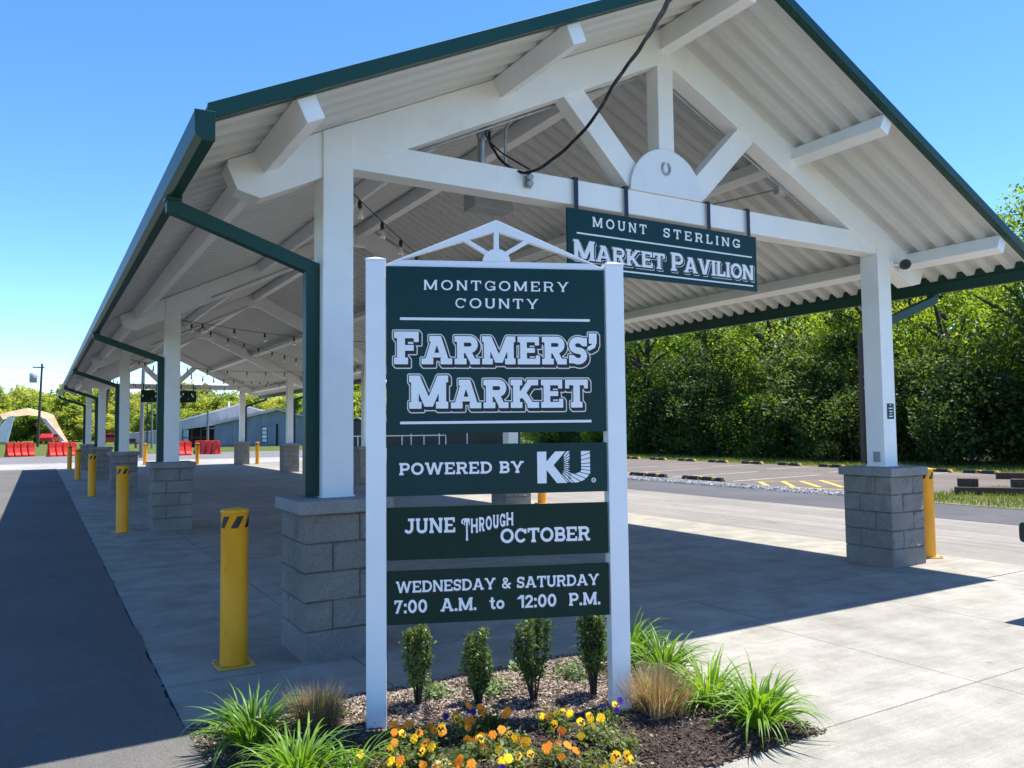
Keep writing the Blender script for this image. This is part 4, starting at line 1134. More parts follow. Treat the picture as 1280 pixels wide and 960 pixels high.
# ------------------------------------------------------------------ objects round the lot
def water_barrier(loc, rz, label):
    t = thing('water_barrier', label, 'barrier', loc, rz, 'red water filled barriers by the far road')
    m = MB()
    prof = [(-0.30, 0), (0.30, 0), (0.30, 0.12), (0.20, 0.30), (0.12, 0.62), (0.10, 1.0), (-0.10, 1.0), (-0.12, 0.62), (-0.20, 0.30), (-0.30, 0.12)]
    for i in range(4):
        x0 = -0.98+i*0.50
        m.prism_x(prof, x0, x0+0.40)
    m.prism_x([(a*0.45, 0.06+b*0.86) for a, b in prof], -0.95, 0.90)
    m.build('shell', M['red_plastic'], t, 0.02)
    m = MB()
    for x in (-1.0, 1.0): m.tube([(x, 0, 0.15), (x, 0, 0.9)], 0.05, 8)
    m.build('hinge_post', M['red_plastic'], t)
    for x in (-0.55, 0.12, 0.75):
        m = MB(); m.tube([(x, 0, 0.99), (x, 0, 1.03)], 0.06, 10); m.build('filler_cap', M['red_plastic'], t)
    return t
wb = water_barrier((-2.75, 62.6, -0.03), 0.55, 'red plastic water barrier at the left frame edge below the tent')
dup(wb, (-0.15, 60.0, -0.03), 0.50, 'red plastic water barrier behind the left bollards and far left pier')
dup(wb, (6.75, 54.5, -0.03), 0.35, 'red plastic water barrier just right of the second left column')
dup(wb, (9.05, 56.2, -0.03), -0.75, 'red plastic water barrier at an angle in front of the blue barn')
# wheel stops
def stripes(name, axis_period):
    m, t, b = new_mat(name); p = N(t, 'ShaderNodeTexCoord').outputs['Object']; sep = N(t, 'ShaderNodeSeparateXYZ'); t.links.new(p, sep.inputs[0])
    md = math_(t, 'MODULO', math_(t, 'ADD', sep.outputs[1], 9.0), axis_period)
    k = math_(t, 'LESS_THAN', md, axis_period*0.34)
    wn = noise(t, p, 4, 4); k2 = math_(t, 'MULTIPLY', k, math_(t, 'GREATER_THAN', wn, 0.46))
    t.links.new(mixc(t, k2, (0.028, 0.022, 0.018), (0.60, 0.38, 0.06)), b.inputs['Base Color']); b.inputs['Roughness'].default_value = 0.8; return m
M['stop'] = stripes('striped_rubber', 0.56)
def wheel_stop(loc, rz, label, L_=1.75):
    m = MB(); h = L_/2
    m.add([(-0.08, -h, 0), (0.08, -h, 0), (0.08, h, 0), (-0.08, h, 0), (-0.05, -h+0.05, 0.11), (0.05, -h+0.05, 0.11), (0.05, h-0.05, 0.11), (-0.05, h-0.05, 0.11)], [(3, 2, 1, 0), (4, 5, 6, 7), (0, 1, 5, 4), (1, 2, 6, 5), (2, 3, 7, 6), (3, 0, 4, 7)])
    o = m.build('wheel_stop', M['stop'], None, 0.01); o.location = loc; o.rotation_euler = (0, 0, rz)
    return tag(o, label, 'wheel stop', 'yellow and black wheel stops in the parking lot')
ws = None
for i, y in enumerate([30.2, 28.25, 26.28, 24.33, 22.35, 20.36, 18.38, 16.43, 14.45, 12.4, 10.33, 8.85, 6.9]):
    l = 'striped wheel stop in the far row along the grass, below the trees'
    if ws is None: ws = wheel_stop((24.4, y, -0.012), 0, l, 1.15)
    else:
        o = ws.copy(); col.objects.link(o); o.location = (24.4+random.uniform(-.05, .05), y, -0.012); o.rotation_euler = (0, 0, random.uniform(-.02, .02))
wheel_stop((15.6, 14.75, -0.012), 0.02, 'striped wheel stop on the near side of the lot, nearest the right sign post')
wheel_stop((15.6, 12.25, -0.012), -0.02, 'striped wheel stop on the near side of the lot, beside the yellow hatching')
# railway ties
def tie(p, q, z, label, hw=0.11, hh=0.09):
    a = Vector((*p, z+hh)); b = Vector((*q, z+hh)); mid = (a+b)/2
    m = MB(); m.beam(a-mid, b-mid, hw*2, hh*2)
    rs = np.random.default_rng(int(abs(p[0]*100)))
    o = m.build('railway_tie', M['wood_dark'], None, 0.012); o.location = mid
    return tag(o, label, 'timber', 'old railway ties stacked by the lot')
tie((16.28, 4.95), (18.0, 2.55), -0.005, 'dark railway tie lying lowest at the front of the stack')
tie((16.45, 4.98), (16.68, 4.64), 0.178, 'short dark railway tie block on the left end of the stack')
tie((17.05, 4.12), (18.9, 1.6), 0.178, 'dark railway tie lying on top of the stack, running out of frame')
tie((17.9, 3.6), (19.6, 1.4), -0.005, 'dark railway tie lying at the right end of the stack under the top one')
tie((22.3, 7.25), (24.1, 4.9), -0.01, 'dark railway tie lying apart, behind the stack')
# fixture at the right edge: rounded bar end with a ring
t = thing('rail_fixture', 'dark green steel rail end with a silver ring at the right frame edge', 'rail', (5.42, -2.05, 0))
m = MB()
m.prism_x([(0.0+0.085*(abs(math.cos(a))**0.4)*(1 if math.cos(a) > 0 else -1), 0.70+0.085*(abs(math.sin(a))**0.4)*(1 if math.sin(a) > 0 else -1)) for a in [2*math.pi*(i+0.5)/28 for i in range(28)]], 0.0, 1.2)
m.build('rail', M['fix_green'], t, 0.012)
m = MB(); m.tube([(0.85, 0, -0.02), (0.85, 0, 0.64)], 0.04, 12); m.build('leg', M['fix_green'], t)
m = MB(); m.tube([(0.085+0.042*math.cos(2*math.pi*i/20), -0.088, 0.70+0.042*math.sin(2*math.pi*i/20)) for i in range(21)], 0.010, 6); m.build('ring', M['galv'], t)
# sack by the second right pier
t = thing('sack', 'pale woven sack slumped against a stone pier deep in the pavilion', 'sack', (6.35, 14.7, 0))
m = MB(); m.lathe([(0.26, 0.0), (0.33, 0.10), (0.34, 0.3), (0.30, 0.52), (0.20, 0.66), (0.08, 0.72), (0.10, 0.78), (0.0005, 0.79)], 18); m.build('bag', M['sack'], t)
m = MB(); m.tube([(0.085*math.cos(i), 0.085*math.sin(i), 0.72) for i in np.linspace(0, 6.28, 12)], 0.012, 5); m.build('tie_cord', M['black'], t)

# utility poles
def wire(p0, p1, sag, parent, r=0.012):
    a, b = Vector(p0), Vector(p1); m = MB()
    m.tube([a.lerp(b, i/16)+Vector((0, 0, -4*sag*(i/16)*(1-i/16))) for i in range(17)], r, 4); return m.build('wire', M['cable'], parent)
def upole(loc, h, r0, r1, mat, label, lean=(0, 0), arm=0.0, transformer=None, name='utility_pole'):
    t = thing(name, label, 'utility pole', loc)
    m = MB(); m.tube([(lean[0]*i/6, lean[1]*i/6, -0.3+(h+0.3)*i/6) for i in range(7)], [r0+(r1-r0)*i/6 for i in range(7)], 12); m.build('shaft', mat, t)
    if arm:
        m = MB(); m.box(lean[0]*0.95-arm, lean[0]*0.95+arm*0.3, -0.06, 0.06, h-0.55, h-0.43); a_ = m.build('cross_arm', M['pole_wood'], t)
        m = MB()
        for x in (-arm*0.9, -arm*0.4, arm*0.2): m.lathe([(0.04, 0), (0.05, 0.06), (0.03, 0.14), (0.0005, 0.15)], 8, (lean[0]*0.95+x, 0, h-0.43))
        m.build('insulator', M['grey_box'], a_)
    if transformer:
        dx, z, rr, hh = transformer
        m = MB(); m.lathe([(0.0005, 0), (rr, 0.02), (rr, hh), (rr*0.7, hh+0.08), (0.0005, hh+0.1)], 16, (dx, 0, z)); m.box(min(0, dx), max(0, dx), -0.04, 0.04, z+hh*0.6, z+hh*0.7)
        m.build('transformer', M['grey_box'], t)
    return t
p1_ = upole((-1.7, 109.4, 0.2), 10.1, 0.17, 0.12, M['pole_wood'], 'tall brown utility pole with a transformer at the left, beside the tent', (0.3, 0), 1.0, (-0.62, 7.7, 0.42, 1.15))
p2_ = upole((4.1, 51.2, 0), 5.75, 0.14, 0.11, M['pole_grey'], 'grey weathered pole standing behind the second left pier', (0.08, 0))
p3_ = upole((3.35, 79.2, 0), 8.4, 0.16, 0.12, M['pole_wood'], 'dark leaning utility pole between the far left columns', (1.0, 0))
p4_ = upole((7.95, 84, 0.2), 4.6, 0.08, 0.06, M['pole_wood'], 'thin dark pole behind the hanging sign back, left of pair')
p5_ = upole((8.4, 84, 0.2), 4.6, 0.10, 0.08, M['pole_grey'], 'thin pale pole behind the hanging sign back, right of pair')
p6_ = upole((12.85, 78.2, 0.1), 3.6, 0.12, 0.10, M['pole_grey'], 'short grey pole in front of the blue barn lean-to')
p7_ = upole((26.3, 14.4, -0.01), 5.2, 0.13, 0.10, M['pole_wood'], 'dark utility pole with white box at the wood edge by the right column', (0.0, 0.0), 0, (0.3, 4.0, 0.16, 0.5))
m = MB()
for z in (3.45, 3.0): m.tube([(0.0, -0.13, z), (0.02, -0.15, z+0.12)], 0.05, 8)
m.build('cable_tag', M['yellow'], p7_)
wire((0.2, 0, 9.7), (-70, -12, 10.5), 1.2, p1_); wire((0.2, 0, 9.7), (5.2, -30, 8.0), 0.8, p1_)
wire((0.08, 0, 5.5), (45, 25, 6.4), 0.9, p2_); wire((0.9, 0, 7.2), (60, 14, 7.0), 0.8, p3_); wire((0.0, 0, 7.0), (-60, 6, 7.5), 1.2, p3_); wire((0.0, 0, 5.2), (-55, 10, 5.4), 0.6, p3_)
wire((0, 0, 5.3), (6, 120, 6.2), 1.0, p7_)

# tent
t = thing('event_tent', 'tan arched canvas tent with white side curtains at the far left', 'tent', (-3.3, 134.4, 0.25), -0.05)
outer = [(-5.6, 0.0), (-4.5, 1.8), (-3.5, 4.3), (-2.1, 4.75), (0.1, 5.3), (2.2, 4.75), (3.6, 4.2), (4.3, 2.5), (5.6, 0.0)]
inner = [(-4.9, 0.0), (-3.9, 1.6), (-2.9, 3.5), (-1.5, 3.95), (0.2, 4.15), (1.9, 4.0), (2.7, 3.3), (3.5, 1.9), (4.8, 0.0)]
m = MB()
for k in range(8):
    a, b, c, d = outer[k], outer[k+1], inner[k+1], inner[k]
    m.add([(a[0], 1.6, a[1]), (b[0], 1.6, b[1]), (c[0], 0.0, c[1]), (d[0], 0.0, d[1])], [(0, 1, 2, 3)])
    m.add([(a[0], 1.6, a[1]), (b[0], 1.6, b[1]), (b[0]*0.96, 6.0, b[1]*0.97), (a[0]*0.96, 6.0, a[1]*0.97)], [(0, 1, 2, 3)])
m.build('canopy', M['tan'], t)
for pts in ([(-4.8, 0.2), (-2.2, 0.1), (-1.4, 4.1), (-2.3, 3.9)], [(1.8, 3.95), (2.6, 3.6), (5.2, 0.2), (4.3, 0.2)]):
    m = MB(); nn = 14; V = []
    for j in range(9):
        f = j/8
        for i in range(nn+1):
            g = i/nn
            if len(pts) == 4:
                a = Vector(pts[0]).lerp(Vector(pts[3]), f) if pts[0][1] < 1 else Vector(pts[3]).lerp(Vector(pts[0]), f)
                b = Vector(pts[1]).lerp(Vector(pts[2]), f) if pts[0][1] < 1 else Vector(pts[2]).lerp(Vector(pts[1]), f)
            p = a.lerp(b, g); V.append((p.x, -0.15+0.10*math.sin(g*26), p.y))
    m.add(V, [(j*(nn+1)+i, j*(nn+1)+i+1, (j+1)*(nn+1)+i+1, (j+1)*(nn+1)+i) for j in range(8) for i in range(nn)], True); m.build('curtain', M['sheet'], t)
m = MB()
for x, z in ((-4.2, 1.8), (-1.6, 4.0), (1.8, 4.0), (3.9, 1.4)): m.tube([(x, 0.1, 0), (x, 0.1, z)], 0.08, 6)
m.build('frame', M['black'], t)

# barns
t = thing('blue_barn', 'blue grey metal barn with faded red gable roof and open lean-to', 'barn', (14.67, 85.0, 0.0), math.atan2(-2.3, 9.8))
W = 10.1; zL, zA, zR = 2.55, 3.95, 3.0; xa = 6.35
m = MB(); m.prism_y([(0, -0.1), (W, -0.1), (W, zR), (xa, zA-0.05), (0, zL)], 0, 22); m.build('wall', M['barn_blue'], t)
m = MB()
m.prism_y([(-0.55, zL-0.34), (xa, zA-0.12), (xa, zA+0.18), (-0.55, zL-0.04)], -0.5, 22.4)
m.prism_y([(W+0.3, zR-0.12), (W+0.3, zR+0.05), (xa, zA+0.18), (xa, zA-0.02)], -0.5, 22.4); m.build('roof', M['roof_pink'], t)
for x0, x1 in ((0.05, 1.9), (1.95, 3.2), (3.3, 4.9), (5.55, 6.4), (6.65, 8.1)):
    m = MB(); m.box(x0, x1, -0.09, -0.02, 0.1, 2.35); m.build('sliding_door', M['barn_blue'], t)
m = MB(); m.box(4.93, 5.48, -0.07, -0.01, 0.35, 2.1); f = m.build('window', M['dark_in'], t)
m = MB()
for i in range(4): m.box(4.97, 5.44, -0.09, -0.072, 0.42+i*0.42, 0.76+i*0.42)
m.build('pane', M['glass'], f)
m = MB(); m.box(6.43, 6.62, -0.06, -0.01, 0.0, 2.4); m.build('door_gap', M['dark_in'], t)
m = MB(); m.box(-2.6, -0.02, 0.6, 18, -0.1, 1.9); m.build('lean_to', M['dark_in'], t)
m = MB(); m.prism_y([(-3.3, 1.85), (-0.04, 2.26), (-0.04, 2.36), (-3.3, 1.95)], -0.6, 20); m.build('lean_to_roof', M['roof_pink'], t)
m = MB()
for x in (-3.1, -2.2, -1.3, -0.5): m.beam((x, -0.4, -0.1), (x, -0.4, 2.0), 0.12, 0.12, (0, 1, 0))
m.box(-3.1, -0.2, -0.45, -0.38, 0.95, 1.05); m.box(-3.1, -0.2, -0.45, -0.38, 0.35, 0.43); m.build('railing', M['wood_dark'], t)
t = thing('grey_barn', 'long pale grey metal building with white roof behind the blue barn', 'barn', (14.4, 108.3, 0.1), math.atan2(-2.2, 10.5))
W = 15.0
m = MB(); m.prism_y([(0, -0.2), (W, -0.2), (W, 3.0), (7.6, 5.05), (0, 2.9)], 0, 26); m.build('wall', M['barn_grey'], t)
m = MB(); m.prism_y([(-0.3, 2.78), (7.6, 5.07), (7.6, 5.27), (-0.3, 2.98)], -0.4, 26.4); m.prism_y([(W+0.3, 2.88), (W+0.3, 3.08), (7.6, 5.27), (7.6, 5.07)], -0.4, 26.4); m.build('roof', M['roof_white'], t)
m = MB(); m.tube([(6.2, 4, 4.6), (6.2, 4, 5.7)], 0.12, 8); m.build('vent_pipe', M['roof_white'], t)
m = MB(); m.box(1.5, 3.6, -0.06, -0.01, -0.1, 2.3); m.build('door', M['barn_grey'], t)
t = thing('low_shed', 'small pale shed with grey roof far behind the hanging sign back', 'shed', (8.3, 118, 0.2), -0.2)
m = MB(); m.prism_y([(0, -0.2), (5.5, -0.2), (5.5, 1.7), (0, 1.1)], 0, 8); m.build('wall', M['barn_grey'], t)
m = MB(); m.prism_y([(-0.2, 1.1), (5.7, 1.75), (5.7, 1.87), (-0.2, 1.22)], -0.3, 8.3); m.build('roof', M['roof_white'], t)
m = MB(); m.box(1.6, 2.8, -0.05, -0.01, -0.2, 1.3); m.build('door', M['roof_pink'], t)
t = thing('dark_shed', 'long dark open sided shed seen through the gap under the sign board', 'shed', (22.9, 65.6, 0.0), math.atan2(-6.4, 13.7))
m = MB(); m.prism_y([(0, -0.1), (15, -0.1), (15, 2.1), (7.5, 2.25), (1.8, 2.1), (0.9, 2.6), (0, 2.2)], 0, 7); m.build('wall', M['barn_dark'], t)
m = MB(); m.prism_y([(-0.2, 2.2), (0.9, 2.68), (2.0, 2.2), (2.0, 2.27), (0.9, 2.76), (-0.2, 2.28)], -0.3, 7.3); m.box(2.0, 15.2, -0.3, 7.3, 2.26, 2.34); m.build('roof', M['pole_grey'], t)
m = MB(); m.box(-1.0, 9.0, -0.9, -0.84, 1.0, 1.09)
for i in range(6): m.box(-1+i*2, -0.92+i*2, -0.9, -0.84, -0.1, 1.0)
m.build('rail', M['roof_white'], t)
for i in range(4):
    m = MB(); m.box(3.2+i*2.6, 3.3+i*2.6, -0.06, -0.01, -0.1, 2.1); m.build('post', M['roof_white'], t)
# cars far off
def car(loc, rz, mat, label):
    t = thing('parked_car', label, 'car', loc, rz)
    m = MB(); prof = [(-2.2, 0.3), (2.2, 0.3), (2.25, 0.75), (1.3, 0.92), (0.6, 1.42), (-1.2, 1.45), (-1.9, 0.98), (-2.25, 0.9)]
    m.prism_y(prof, -0.85, 0.85); m.build('body', mat, t, 0.06)
    m = MB(); m.prism_y([(1.1, 0.95), (0.55, 1.36), (-1.15, 1.38), (-1.7, 1.0)], -0.862, 0.862); m.build('window', M['tint_glass'], t)
    for x in (-1.4, 1.4):
        for s in (-1, 1):
            m = MB(); m.tube([(x, s*0.72, 0.33), (x, s*0.90, 0.33)], 0.33, 16); wl = m.build('wheel', M['rubber'], t)
            m = MB(); m.tube([(x, s*0.89, 0.33), (x, s*0.912, 0.33)], 0.19, 12); m.build('rim', M['galv'], wl)
    return t
car((7.1, 114, 0.05), 0.1, M['car_red'], 'red car parked far off between the left columns')
car((10.0, 124, 0.1), 0.3, M['car_white'], 'white car parked far off behind the second left column')
car((-0.2, 131, 0.15), 1.3, M['car_red'], 'dark red vehicle parked inside the tan tent')
t = thing('bench_stand_in', 'unclear dark legged shape built as a bench on the grass behind the second left pier', 'bench', (6.9, 88, 0.05), 0.3)  # bench stands in for an unclear dark legged shape
m = MB(); m.box(-0.5, 0.5, -0.22, 0.22, 0.42, 0.47); m.build('seat', M['black'], t)
m = MB(); m.box(-0.5, 0.5, 0.2, 0.25, 0.5, 0.92); m.build('backrest', M['black'], t)
for x in (-0.42, 0.42):
    m = MB(); m.box(x-0.03, x+0.03, -0.2, 0.22, -0.1, 0.42); m.build('leg', M['black'], t)

# ------------------------------------------------------------------ trees
def leaf_quads(P, size, up=0.35, rs=rng):
    n = len(P); d = rs.normal(0, 1, (n, 3)); d /= np.linalg.norm(d, axis=1)[:, None]
    nn = rs.normal(0, 1, (n, 3)); nn[:, 2] += up*2; nn /= np.linalg.norm(nn, axis=1)[:, None]
    d = np.cross(nn, d); d /= np.linalg.norm(d, axis=1)[:, None]; e = np.cross(nn, d)
    s = size*rs.uniform(0.6, 1.3, n)[:, None]
    V = np.stack([P-d*s*0.6, P+e*s*0.36+nn*s*0.06, P+d*s*0.6, P-e*s*0.36+nn*s*0.06], 1).reshape(-1, 3)
    return V, np.arange(4*n).reshape(-1, 4)
def tree_meshes(seed, h, rad, cb, nclump, nleaf, size, mat, spread=0.62):
    rs = np.random.default_rng(seed)
    tr = MB(); top = h*0.93; bend = rs.normal(0, 0.25, 2)
    r0 = 0.0165*h if cb < 1.5 else 0.026*h
    tp = [(bend[0]*f*f*1.2, bend[1]*f*f*1.2, -0.2+f*top) for f in np.linspace(0, 1, 7)]
    tr.tube(tp, [r0*(1-0.85*f)+0.02 for f in np.linspace(0, 1, 7)], 9)
    cl = []
    ang = rs.uniform(0, 6.28)
    for i in range(nclump):
        f = (i+0.5)/nclump; z = cb + (h-cb)*(f**0.9)
        prof = math.sin(math.pi*min(1, (0.12+0.88*f))**0.85)**0.7 if f < 0.97 else 0.3
        ang += 2.4+rs.normal(0, 0.4)
        rr = rad*prof*rs.uniform(0.45, 1.08)
        c = np.array([rr*math.cos(ang), rr*math.sin(ang), z+rs.normal(0, 0.3)])
        cl.append(c)
        if i % 3 == 0:
            b0 = Vector((tp[3][0]*f, tp[3][1]*f, max(cb*0.7, z-rr*0.7)))
            mid = b0.lerp(Vector(c), 0.5)+Vector((rs.normal(0, 0.12), rs.normal(0, 0.12), 0.15))
            tr.tube([b0, mid, Vector(c)], [r0*0.42*(1-0.6*f)+0.014, r0*0.26+0.012, 0.016], 5)
    cl = np.array(cl); k = rs.integers(0, nclump, nleaf)
    cr = rs.uniform(0.45, 1.0, nclump)*spread
    P = rs.normal(0, 1, (nleaf, 3)); P /= np.linalg.norm(P, axis=1)[:, None]; P *= (rs.uniform(0, 1, nleaf)**0.5*cr[k]*1.6)[:, None]; P[:, 2] *= 0.7
    P = P+cl[k]
    # lumpy: sub-sprays
    P += rs.normal(0, 0.05, P.shape)
    V, Q = leaf_quads(P, size, rs=rs)
    return tr.mesh('trunk', M['bark']), np_mesh('crown', V, Q, mat)
def tree_obj(name, pair, loc, rz, scale, label, group, cat='tree'):
    o = thing(name, label, cat, loc, rz, group); o.scale = scale
    np_obj('trunk', pair[0], o); np_obj('crown', pair[1], o); return o
LOD = 1.0
near = [tree_meshes(11+i, hh, rr, cb, ncl, int(7600*LOD), 0.18, M['leaf_a'] if i % 2 == 0 else M['leaf_b'], 0.95) for i, (hh, rr, cb, ncl) in enumerate([(11.5, 3.4, 2.2, 70), (12.5, 3.2, 3.0, 72), (10.5, 3.6, 1.6, 70), (13.0, 3.7, 3.4, 80)])]
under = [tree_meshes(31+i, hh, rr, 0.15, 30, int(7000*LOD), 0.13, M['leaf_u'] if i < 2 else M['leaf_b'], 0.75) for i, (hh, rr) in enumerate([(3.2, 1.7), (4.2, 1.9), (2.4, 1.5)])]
fart = [tree_meshes(51+i, hh, rr, 1.0, 60, int(8000*LOD), 0.55, M['leaf_far'], 1.6) for i, (hh, rr) in enumerate([(12.0, 5.5), (13.5, 5.0), (10.5, 6.0)])]
rs = np.random.default_rng(99)
G1 = 'trees of the wood behind the parking lot'; G2 = 'undergrowth bushes along the wood edge'; G3 = 'distant trees behind the barns and tent'
def forest_row(x, y0, y1, step, smin, smax, jx=1.0):
    y = y0
    while y < y1:
        k = int(rs.integers(0, 4)); s = rs.uniform(smin, smax)
        tree_obj('forest_tree', near[k], (x+rs.normal(0, jx*0.5), y+rs.normal(0, 0.5), -0.05), rs.uniform(0, 6.28), (s, s, s*rs.uniform(0.92, 1.1)), 'leafy spring green tree in the dense wood behind the parking lot', G1)
        y += step*rs.uniform(0.8, 1.2)
forest_row(31.2, -6, 43, 4.3, 0.76, 0.93)
forest_row(35.5, -8, 46, 4.2, 0.80, 0.98)
forest_row(40.0, -6, 52, 4.6, 0.84, 1.0)
forest_row(45.0, -6, 56, 4.8, 0.84, 1.0)
y = -7
while y < 42:
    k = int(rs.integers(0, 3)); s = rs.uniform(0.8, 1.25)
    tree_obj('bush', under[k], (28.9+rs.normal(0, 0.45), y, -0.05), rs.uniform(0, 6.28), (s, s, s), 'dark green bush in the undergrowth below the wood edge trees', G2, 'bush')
    y += rs.uniform(1.3, 2.0)
y = -6
while y < 42:
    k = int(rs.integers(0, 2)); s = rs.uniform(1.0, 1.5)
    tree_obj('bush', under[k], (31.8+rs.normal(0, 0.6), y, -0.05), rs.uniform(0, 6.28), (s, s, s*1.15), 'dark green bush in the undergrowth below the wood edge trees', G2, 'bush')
    y += rs.uniform(1.7, 2.5)
# far woods
for row, (Y, hs_, n) in enumerate([(150, 0.62, 0), (176, 0.72, 26), (192, 0.84, 26), (212, 0.94, 24)]):
    for i in range(n):
        x = -48 + i*(150/n) + rs.normal(0, 1.6); k = int(rs.integers(0, 3)); s = hs_*rs.uniform(0.82, 1.12)
        yy = Y - max(0, x-20)*0.55 + rs.normal(0, 3)
        tree_obj('distant_tree', fart[k], (x, yy, 0.4), rs.uniform(0, 6.28), (s*1.1, s*1.1, s), 'bright green tree in the far woods behind the barns and tent', G3)
for i in range(16):
    x = -16+i*2.6+rs.normal(0, 0.8); s = rs.uniform(0.32, 0.5)
    tree_obj('distant_tree', fart[int(rs.integers(0, 3))], (x, 150+rs.normal(0, 3), 0.3), rs.uniform(0, 6.28), (s*1.4, s*1.4, s), 'low bright green tree at the foot of the far woods', G3)
tree_obj('bush', under[1], (32.4, 43.8, 0), 0.4, (1.6, 1.6, 0.5), 'rounded bright green bush seen in the gap under the sign board', None, 'bush')

# ------------------------------------------------------------------ grass blades along the verge
def blades(n, xf, yf, h0, h1, wd, z, lean=0.5, rs=rs):
    x, y = xf(n), yf(n); h = rs.uniform(h0, h1, n); a = rs.uniform(0, 6.28, n); w_ = wd*rs.uniform(0.7, 1.3, n)
    l = h*rs.uniform(0, lean, n); b = rs.uniform(0, 6.28, n)
    p = np.stack([x, y, np.full(n, z)], -1); s_ = np.stack([np.cos(a)*w_, np.sin(a)*w_, 0*a], -1)
    tip = p+np.stack([np.cos(b)*l, np.sin(b)*l, h], -1); mid = p+np.stack([np.cos(b)*l*0.35, np.sin(b)*l*0.35, h*0.6], -1)
    V = np.stack([p-s_, p+s_, mid+s_*0.7, tip], 1).reshape(-1, 3); return V, np.arange(4*n).reshape(-1, 4)
V, Q = blades(26000, lambda n: rs.uniform(24.8, 29.5, n), lambda n: rs.uniform(3, 42, n), 0.05, 0.16, 0.012, -0.01)
tag(np_obj('grass', np_mesh('grass', V, Q, M['grassblade'])), 'mown grass strip between the parking lot and the wood', 'grass', kind='stuff')
V, Q = blades(7000, lambda n: 14.2+4.6*rs.uniform(0, 1, n), lambda n: 5.2-5.5*rs.uniform(0, 1, n)**1.2, 0.03, 0.14, 0.008, -0.008)
tag(np_obj('grass', np_mesh('grass', V, Q, M['grassblade'])), 'thin straggly grass in the gravel before the railway ties', 'grass', kind='stuff')

# ------------------------------------------------------------------ planting bed plants
def strip_blades(n, rs, r0, Lmin, Lmax, wmin, wmax, up0, droop, seg=7, fold=0.25):
    Vs = []; Qs = []; b = 0
    for i in range(n):
        a = rs.uniform(0, 2*math.pi); rr = r0*math.sqrt(rs.uniform()); L_ = rs.uniform(Lmin, Lmax); wd = rs.uniform(wmin, wmax)
        el = R(rs.uniform(*up0)); dr = rs.uniform(*droop); base = np.array([rr*math.cos(a+rs.normal(0, .5)), rr*math.sin(a+rs.normal(0, .5)), 0.0])
        hd = np.array([math.cos(a), math.sin(a)]); sd_ = np.array([-hd[1], hd[0], 0]); p = base.copy(); tw = rs.normal(0, 0.3)
        for j in range(seg+1):
            f = j/seg; e = el-dr*f**1.4*L_/Lmax
            wv = wd*(0.65+0.5*f) if f < 0.35 else wd*max(0.03, 0.83*(1-((f-0.35)/0.65)**1.7)+0.02)
            dvec = np.array([hd[0]*math.cos(e), hd[1]*math.cos(e), math.sin(e)]); nrm = np.cross(sd_, dvec)
            s2 = sd_*math.cos(tw*f)+nrm*math.sin(tw*f)
            Vs += [p-s2*wv/2+nrm*wv*fold, p.copy(), p+s2*wv/2+nrm*wv*fold]
            if j < seg:
                k = b+j*3; Qs += [(k, k+1, k+4, k+3), (k+1, k+2, k+5, k+4)]
                p = p+dvec*L_/seg
        b += 3*(seg+1)
    V = np.array(Vs); V[:, 2] = np.maximum(V[:, 2], 0.004); return V, np.array(Qs)
def bedz(x, y): return float(bed_h(np.array([x]), np.array([y]))[0])
def lily(seed, x, y, s, label, n=95):
    rs = np.random.default_rng(seed)
    V, Q = strip_blades(int(n*1.35), rs, 0.085, 0.26, 0.52, 0.014, 0.025, (36, 86), (1.2, 3.2), 9)
    o = thing('daylily', label, 'plant', (x, y, bedz(x, y)), 0, 'daylily clumps in the planting bed'); o.scale = (s, s, s)
    np_obj('foliage', np_mesh('foliage', V, Q, M['lily'], True), o)
    m = MB(); m.lathe([(0.05, -0.02), (0.055, 0.02), (0.03, 0.05), (0.0005, 0.06)], 10); m.build('crown_base', M['lily'], o)
lily(1, -0.66, -1.36, 0.78, 'bright green daylily clump left of the sign, beside the drive', 120)
lily(2, -0.60, -1.98, 0.78, 'bright green daylily clump at the bottom left corner of the bed', 110)
lily(9, -0.36, -2.02, 0.62, 'small sparse daylily at the bottom, left of the pansies', 26)
lily(3, 1.80, -1.32, 0.86, 'green daylily clump behind the right sign post at the bed back')
lily(4, 1.78, -1.68, 0.80, 'green daylily clump behind the right dry grass tuft')
lily(5, 1.66, -2.20, 0.82, 'green daylily clump between the dry grass tuft and the corner clump')
lily(6, 1.66, -2.55, 0.86, 'arching daylily clump at the right front corner of the bed', 120)
def drygrass(seed, x, y, s, label):
    rs = np.random.default_rng(seed)
    V, Q = strip_blades(900, rs, 0.095, 0.15, 0.26, 0.0028, 0.0052, (48, 90), (-0.15, 0.35), 4, 0.1)
    o = thing('dry_grass', label, 'plant', (x, y, bedz(x, y))); o.scale = (s, s, s)
    np_obj('blades', np_mesh('blades', V, Q, M['drygrass'], True), o)
    V, Q = strip_blades(40, rs, 0.08, 0.18, 0.30, 0.003, 0.006, (50, 88), (0.1, 0.8), 5, 0.1)
    np_obj('new_blades', np_mesh('new_blades', V, Q, M['lily'], True), o)
drygrass(1, -0.34, -1.42, 0.95, 'dry tan clipped grass tuft left of the left sign post')
drygrass(2, 1.30, -2.19, 1.12, 'dry tan clipped grass tuft right of the right sign post')
